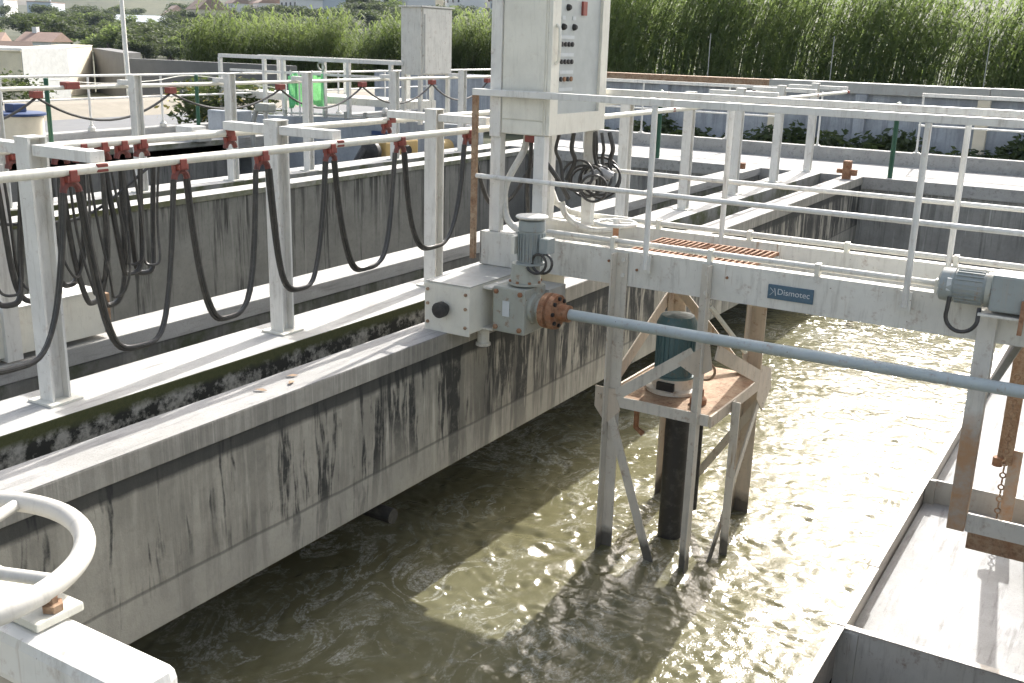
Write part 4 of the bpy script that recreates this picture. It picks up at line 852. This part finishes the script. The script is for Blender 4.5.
# ------------------------------------------------------------------ distant houses, greenhouse, trees
def house(x,y,w,d,h,rz,wallm,roofm,label,gable=True,rows=1,cols=3,zo=0,rh=None):
    z=terrain(x,y)-.4+zo; t=thing('house',(x,y,z),label,'house','houses on the far slope'); t.rotation_euler=(0,0,rz)
    o=Vector((x,y,z)); 
    def bx(x0,x1,y0,y1,z0,z1): return MB().box(x+x0,x+x1,y+y0,y+y1,z+z0,z+z1)
    bx(-w/2,w/2,-d/2,d/2,-1.5,h).build('wall',MT[wallm],t)
    rh=rh or w*.28
    if gable:
        r=MB(); ov=.3
        r.add([(x-w/2-ov,y-d/2-ov,z+h+.01),(x+w/2+ov,y-d/2-ov,z+h+.01),(x+w/2+ov,y+d/2+ov,z+h+.01),(x-w/2-ov,y+d/2+ov,z+h+.01),(x-w/2-ov,y,z+h+rh),(x+w/2+ov,y,z+h+rh)],[(0,3,2,1),(0,1,5,4),(2,3,4,5),(1,2,5),(3,0,4)])
        rf=r.build('roof',MT[roofm],t)
    else: rf=bx(-w/2-.2,w/2+.2,-d/2-.2,d/2+.2,h+.01,h+.35).build('roof',MT[roofm],t)
    bx(-w*.3,-w*.3+.7,-.3,.4,h+.36,h+rh*.6+1.2).build('chimney',MT[wallm],rf)
    hs=h/rows
    for r_ in range(rows):
        for c in range(cols):
            cx=-w/2+w*(c+.5)/cols; zc=hs*(r_+.5)
            fr=bx(cx-.55,cx+.55,-d/2-.06,-d/2-.005,zc-.6,zc+.7).build('window',MT['win'],t)
    return t
house(-137.5,97.5,5.2,4.6,2.6,R(20),'whitew','tile','white gabled house with pink roof at the left behind the cream shed',rh=1.3)
house(-60.0,38.3,5,5,1.75,R(58),'bluew','darktile','pale blue house with dark brown roof at the left edge',rh=.85)
house(-147,93,8,6,2.2,R(40),'bluew','tile','low pale house left of the white gabled house',rh=1.5)
hs=[(-188,279,11,8,6.5,-.5,'whitew','tile','white hillside house with orange roof left of the control cabinet',True,2,3),
(-176,287,10,8,4.5,-.3,'bluew','tile','bluish house right beside the orange roofed hillside house',True,1,3),
(-205,276,14,9,6,-.6,'whitew','tile','white house with tiled roof above the grey cabinet',True,2,4),
(-226,258,26,9,6,-.7,'bluew','film','long pale blue apartment row above the yellow green canes',False,2,7),
(-241,250,9,8,6,-.6,'whitew','tile','white house left of the long pale blue row',True,2,3),
(-252,241,10,8,5,-.8,'cream','tile','cream house at the left end of the hillside row',True,1,3),
(-264,236,9,7,5,-.7,'bluew','tile','small bluish hillside house right of the greenhouse',True,1,3),
(-214,292,16,9,5,-.6,'cream','tile','cream house higher on the slope behind the long pale row',True,1,4),
(-196,310,15,9,5,-.4,'whitew','tile','white house highest on the slope near the grey cabinet',True,1,4),
(-545,360,22,14,8,-.9,'whitew','tile','white house on the far left ridge with pink roof',True,2,4),
(-520,372,26,12,8,-.9,'bluew','tile','long white building on the far left ridge',False,2,6)]
for a in hs: house(a[0],a[1],a[2],a[3],a[4],a[5],a[6],a[7],a[8],a[9],a[10],a[11])
rh_=random.Random(21)
nm_=['small white house','bluish cube house','cream house','white house with red roof','long bluish house','pale house','low white house','tall white house','grey blue house','cream cube house','white terrace house','small tiled house']
for i in range(12):
    az=R(31.5+1.55*i); d=rh_.uniform(300,470); house(-d*math.sin(az),d*math.cos(az),rh_.uniform(8,16),8,rh_.uniform(4,7),-.5+rh_.uniform(-.2,.2),rh_.choice(['whitew','bluew','whitew','cream']),'tile',nm_[i]+' on the far slope, %s in the row behind the canes'%(['first','second','third','fourth','fifth','sixth','seventh','eighth','ninth','tenth','eleventh','twelfth'][i]),rh_.random()<.6,2,4)
x,y=-290,252; z=terrain(x,y)+1.2
t=thing('greenhouse',(x,y,z),'long pale greenhouse with white end on the far slope','greenhouse'); t.rotation_euler=(0,0,R(33))
MB().box(x-16,x+15,y-5,y+5,z-6,z+3).build('side_wall',MT['film'],t); MB().add([(x-16,y-5.3,z+3.01),(x+15,y-5.3,z+3.01),(x+15,y,z+5.2),(x-16,y,z+5.2),(x+15,y+5.3,z+3.01),(x-16,y+5.3,z+3.01)],[(0,1,2,3),(3,2,4,5)]).build('roof',MT['film'],t)
MB().box(x+15.01,x+15.3,y-5,y+5,z-6,z+3).build('end_wall',MT['whitew'],t)
# trees on the slope
def tree_proto(s,seed,mat):
    t=thing('tree',(0,0,0),'rounded grey green tree scattered over the far slope','tree','trees on the far slope')
    r=np.random.default_rng(seed); V_=[];F_=[]
    for k in range(7):
        v,f=leaf_cluster(520,1.3,1.0,.17,seed*10+k); c=np.array([r.normal()*1.3,r.normal()*1.3,1.2+r.random()*1.8]); F_.append(f+sum(len(q) for q in V_)); V_.append(v+c)
    plate_mesh('crown',np.concatenate(V_),np.concatenate(F_),mat,t); MB().tube([(0,0,-.6),(.1,0,1.2),(0,.1,2.5)],[.22,.16,.08],7).build('trunk',MT['bark'],t,True); return t
pr=[tree_proto(1,3,MT['olive']),tree_proto(1,4,MT['bush']),tree_proto(1,6,MT['cane2'])]
rt=random.Random(9); k=0
for i in range(210):
    az=R(rt.uniform(34,60)); d=rt.choice([rt.uniform(130,210),rt.uniform(180,330),rt.uniform(250,480),rt.uniform(300,620)])
    x,y=-d*math.sin(az),d*math.cos(az)
    if d<150 and az<R(46): continue
    if d<190 and az>R(52.3): continue
    o=pr[k] if k<3 else dup(pr[rt.choice([0,1,1,2])])
    o.location=(x,y,terrain(x,y)-.2); s=rt.uniform(.55,1.1)*(1+d/600); o.scale=(s*1.2,s*1.2,s*.85); o.rotation_euler=(0,0,rt.uniform(0,6)); k+=1
for i,(az,d,s) in enumerate(((49,160,1.2),(51.3,175,1.1),(50.2,140,.8),(48.4,120,.6))):
    a=R(az); o=dup(pr[i%2]); x,y=-d*math.sin(a),d*math.cos(a); o.location=(x,y,terrain(x,y)-.2); o.scale=(s,s,s*.8)
# ------------------------------------------------------------------ haze
hm=bpy.data.materials.new('haze_air'); hm.use_nodes=True; hn=hm.node_tree; hn.nodes.clear(); ho=hn.nodes.new('ShaderNodeOutputMaterial'); hv=hn.nodes.new('ShaderNodeVolumePrincipled')
hv.inputs['Color'].default_value=(.70,.83,1,1); hv.inputs['Density'].default_value=.00010; hv.inputs['Anisotropy'].default_value=0; hn.links.new(hv.outputs[0],ho.inputs['Volume'])
MB().box(-1500,700,-60,1500,-12,90).build('haze',hm,kind='stuff',label='pale bluish haze over the far slope',cat='haze')
# ------------------------------------------------------------------ light, camera, render
SUN_EL,SUN_AZ=37.6,-6.6     # azimuth from +Y, clockwise positive (towards +X)
w=bpy.data.worlds.new('World'); S.world=w; w.use_nodes=True; nt=w.node_tree; nt.nodes.clear()
sky=nt.nodes.new('ShaderNodeTexSky'); sky.sky_type='NISHITA'; sky.sun_disc=False; sky.sun_elevation=R(SUN_EL); sky.sun_rotation=R(SUN_AZ)
sky.air_density=1.0; sky.dust_density=5; sky.ozone_density=1.0
bg=nt.nodes.new('ShaderNodeBackground'); bg.inputs[1].default_value=.15; ou=nt.nodes.new('ShaderNodeOutputWorld'); hs_=nt.nodes.new('ShaderNodeHueSaturation'); hs_.inputs['Saturation'].default_value=.6; nt.links.new(sky.outputs[0],hs_.inputs['Color']); nt.links.new(hs_.outputs[0],bg.inputs[0]); nt.links.new(bg.outputs[0],ou.inputs[0])
ld=bpy.data.lights.new('sun','SUN'); ld.energy=3.2; ld.angle=R(.53); ld.color=(1,.98,.945); lo=bpy.data.objects.new('sun',ld); COL.objects.link(lo)
sd=Vector((math.sin(R(SUN_AZ))*math.cos(R(SUN_EL)),math.cos(R(SUN_AZ))*math.cos(R(SUN_EL)),math.sin(R(SUN_EL)))); lo.rotation_euler=sd.to_track_quat('Z','Y').to_euler()
yaw,pit,rol=.541288723,.280065406,.0289144847
fwd=Vector((-math.sin(yaw)*math.cos(pit),math.cos(yaw)*math.cos(pit),-math.sin(pit))); rt_=Vector((math.cos(yaw),math.sin(yaw),0)); up=rt_.cross(fwd)
r2_=rt_*math.cos(rol)+up*math.sin(rol); u2=-rt_*math.sin(rol)+up*math.cos(rol)
cd=bpy.data.cameras.new('camera'); cam=bpy.data.objects.new('camera',cd); COL.objects.link(cam)
cam.matrix_world=Matrix(((r2_.x,u2.x,-fwd.x,0),(r2_.y,u2.y,-fwd.y,0),(r2_.z,u2.z,-fwd.z,H),(0,0,0,1)))
cd.sensor_width=36; cd.lens=1049.525/1024*36; cd.clip_end=6000; cd.clip_start=.05; S.camera=cam
S.view_settings.view_transform='Standard'; S.view_settings.look='None'; S.view_settings.exposure=1.25; S.view_settings.gamma=1
S.view_settings.use_white_balance=True; S.view_settings.white_balance_temperature=6600; S.view_settings.white_balance_tint=10
S.cycles.use_denoising=True; S.cycles.max_bounces=6; S.cycles.sample_clamp_indirect=6
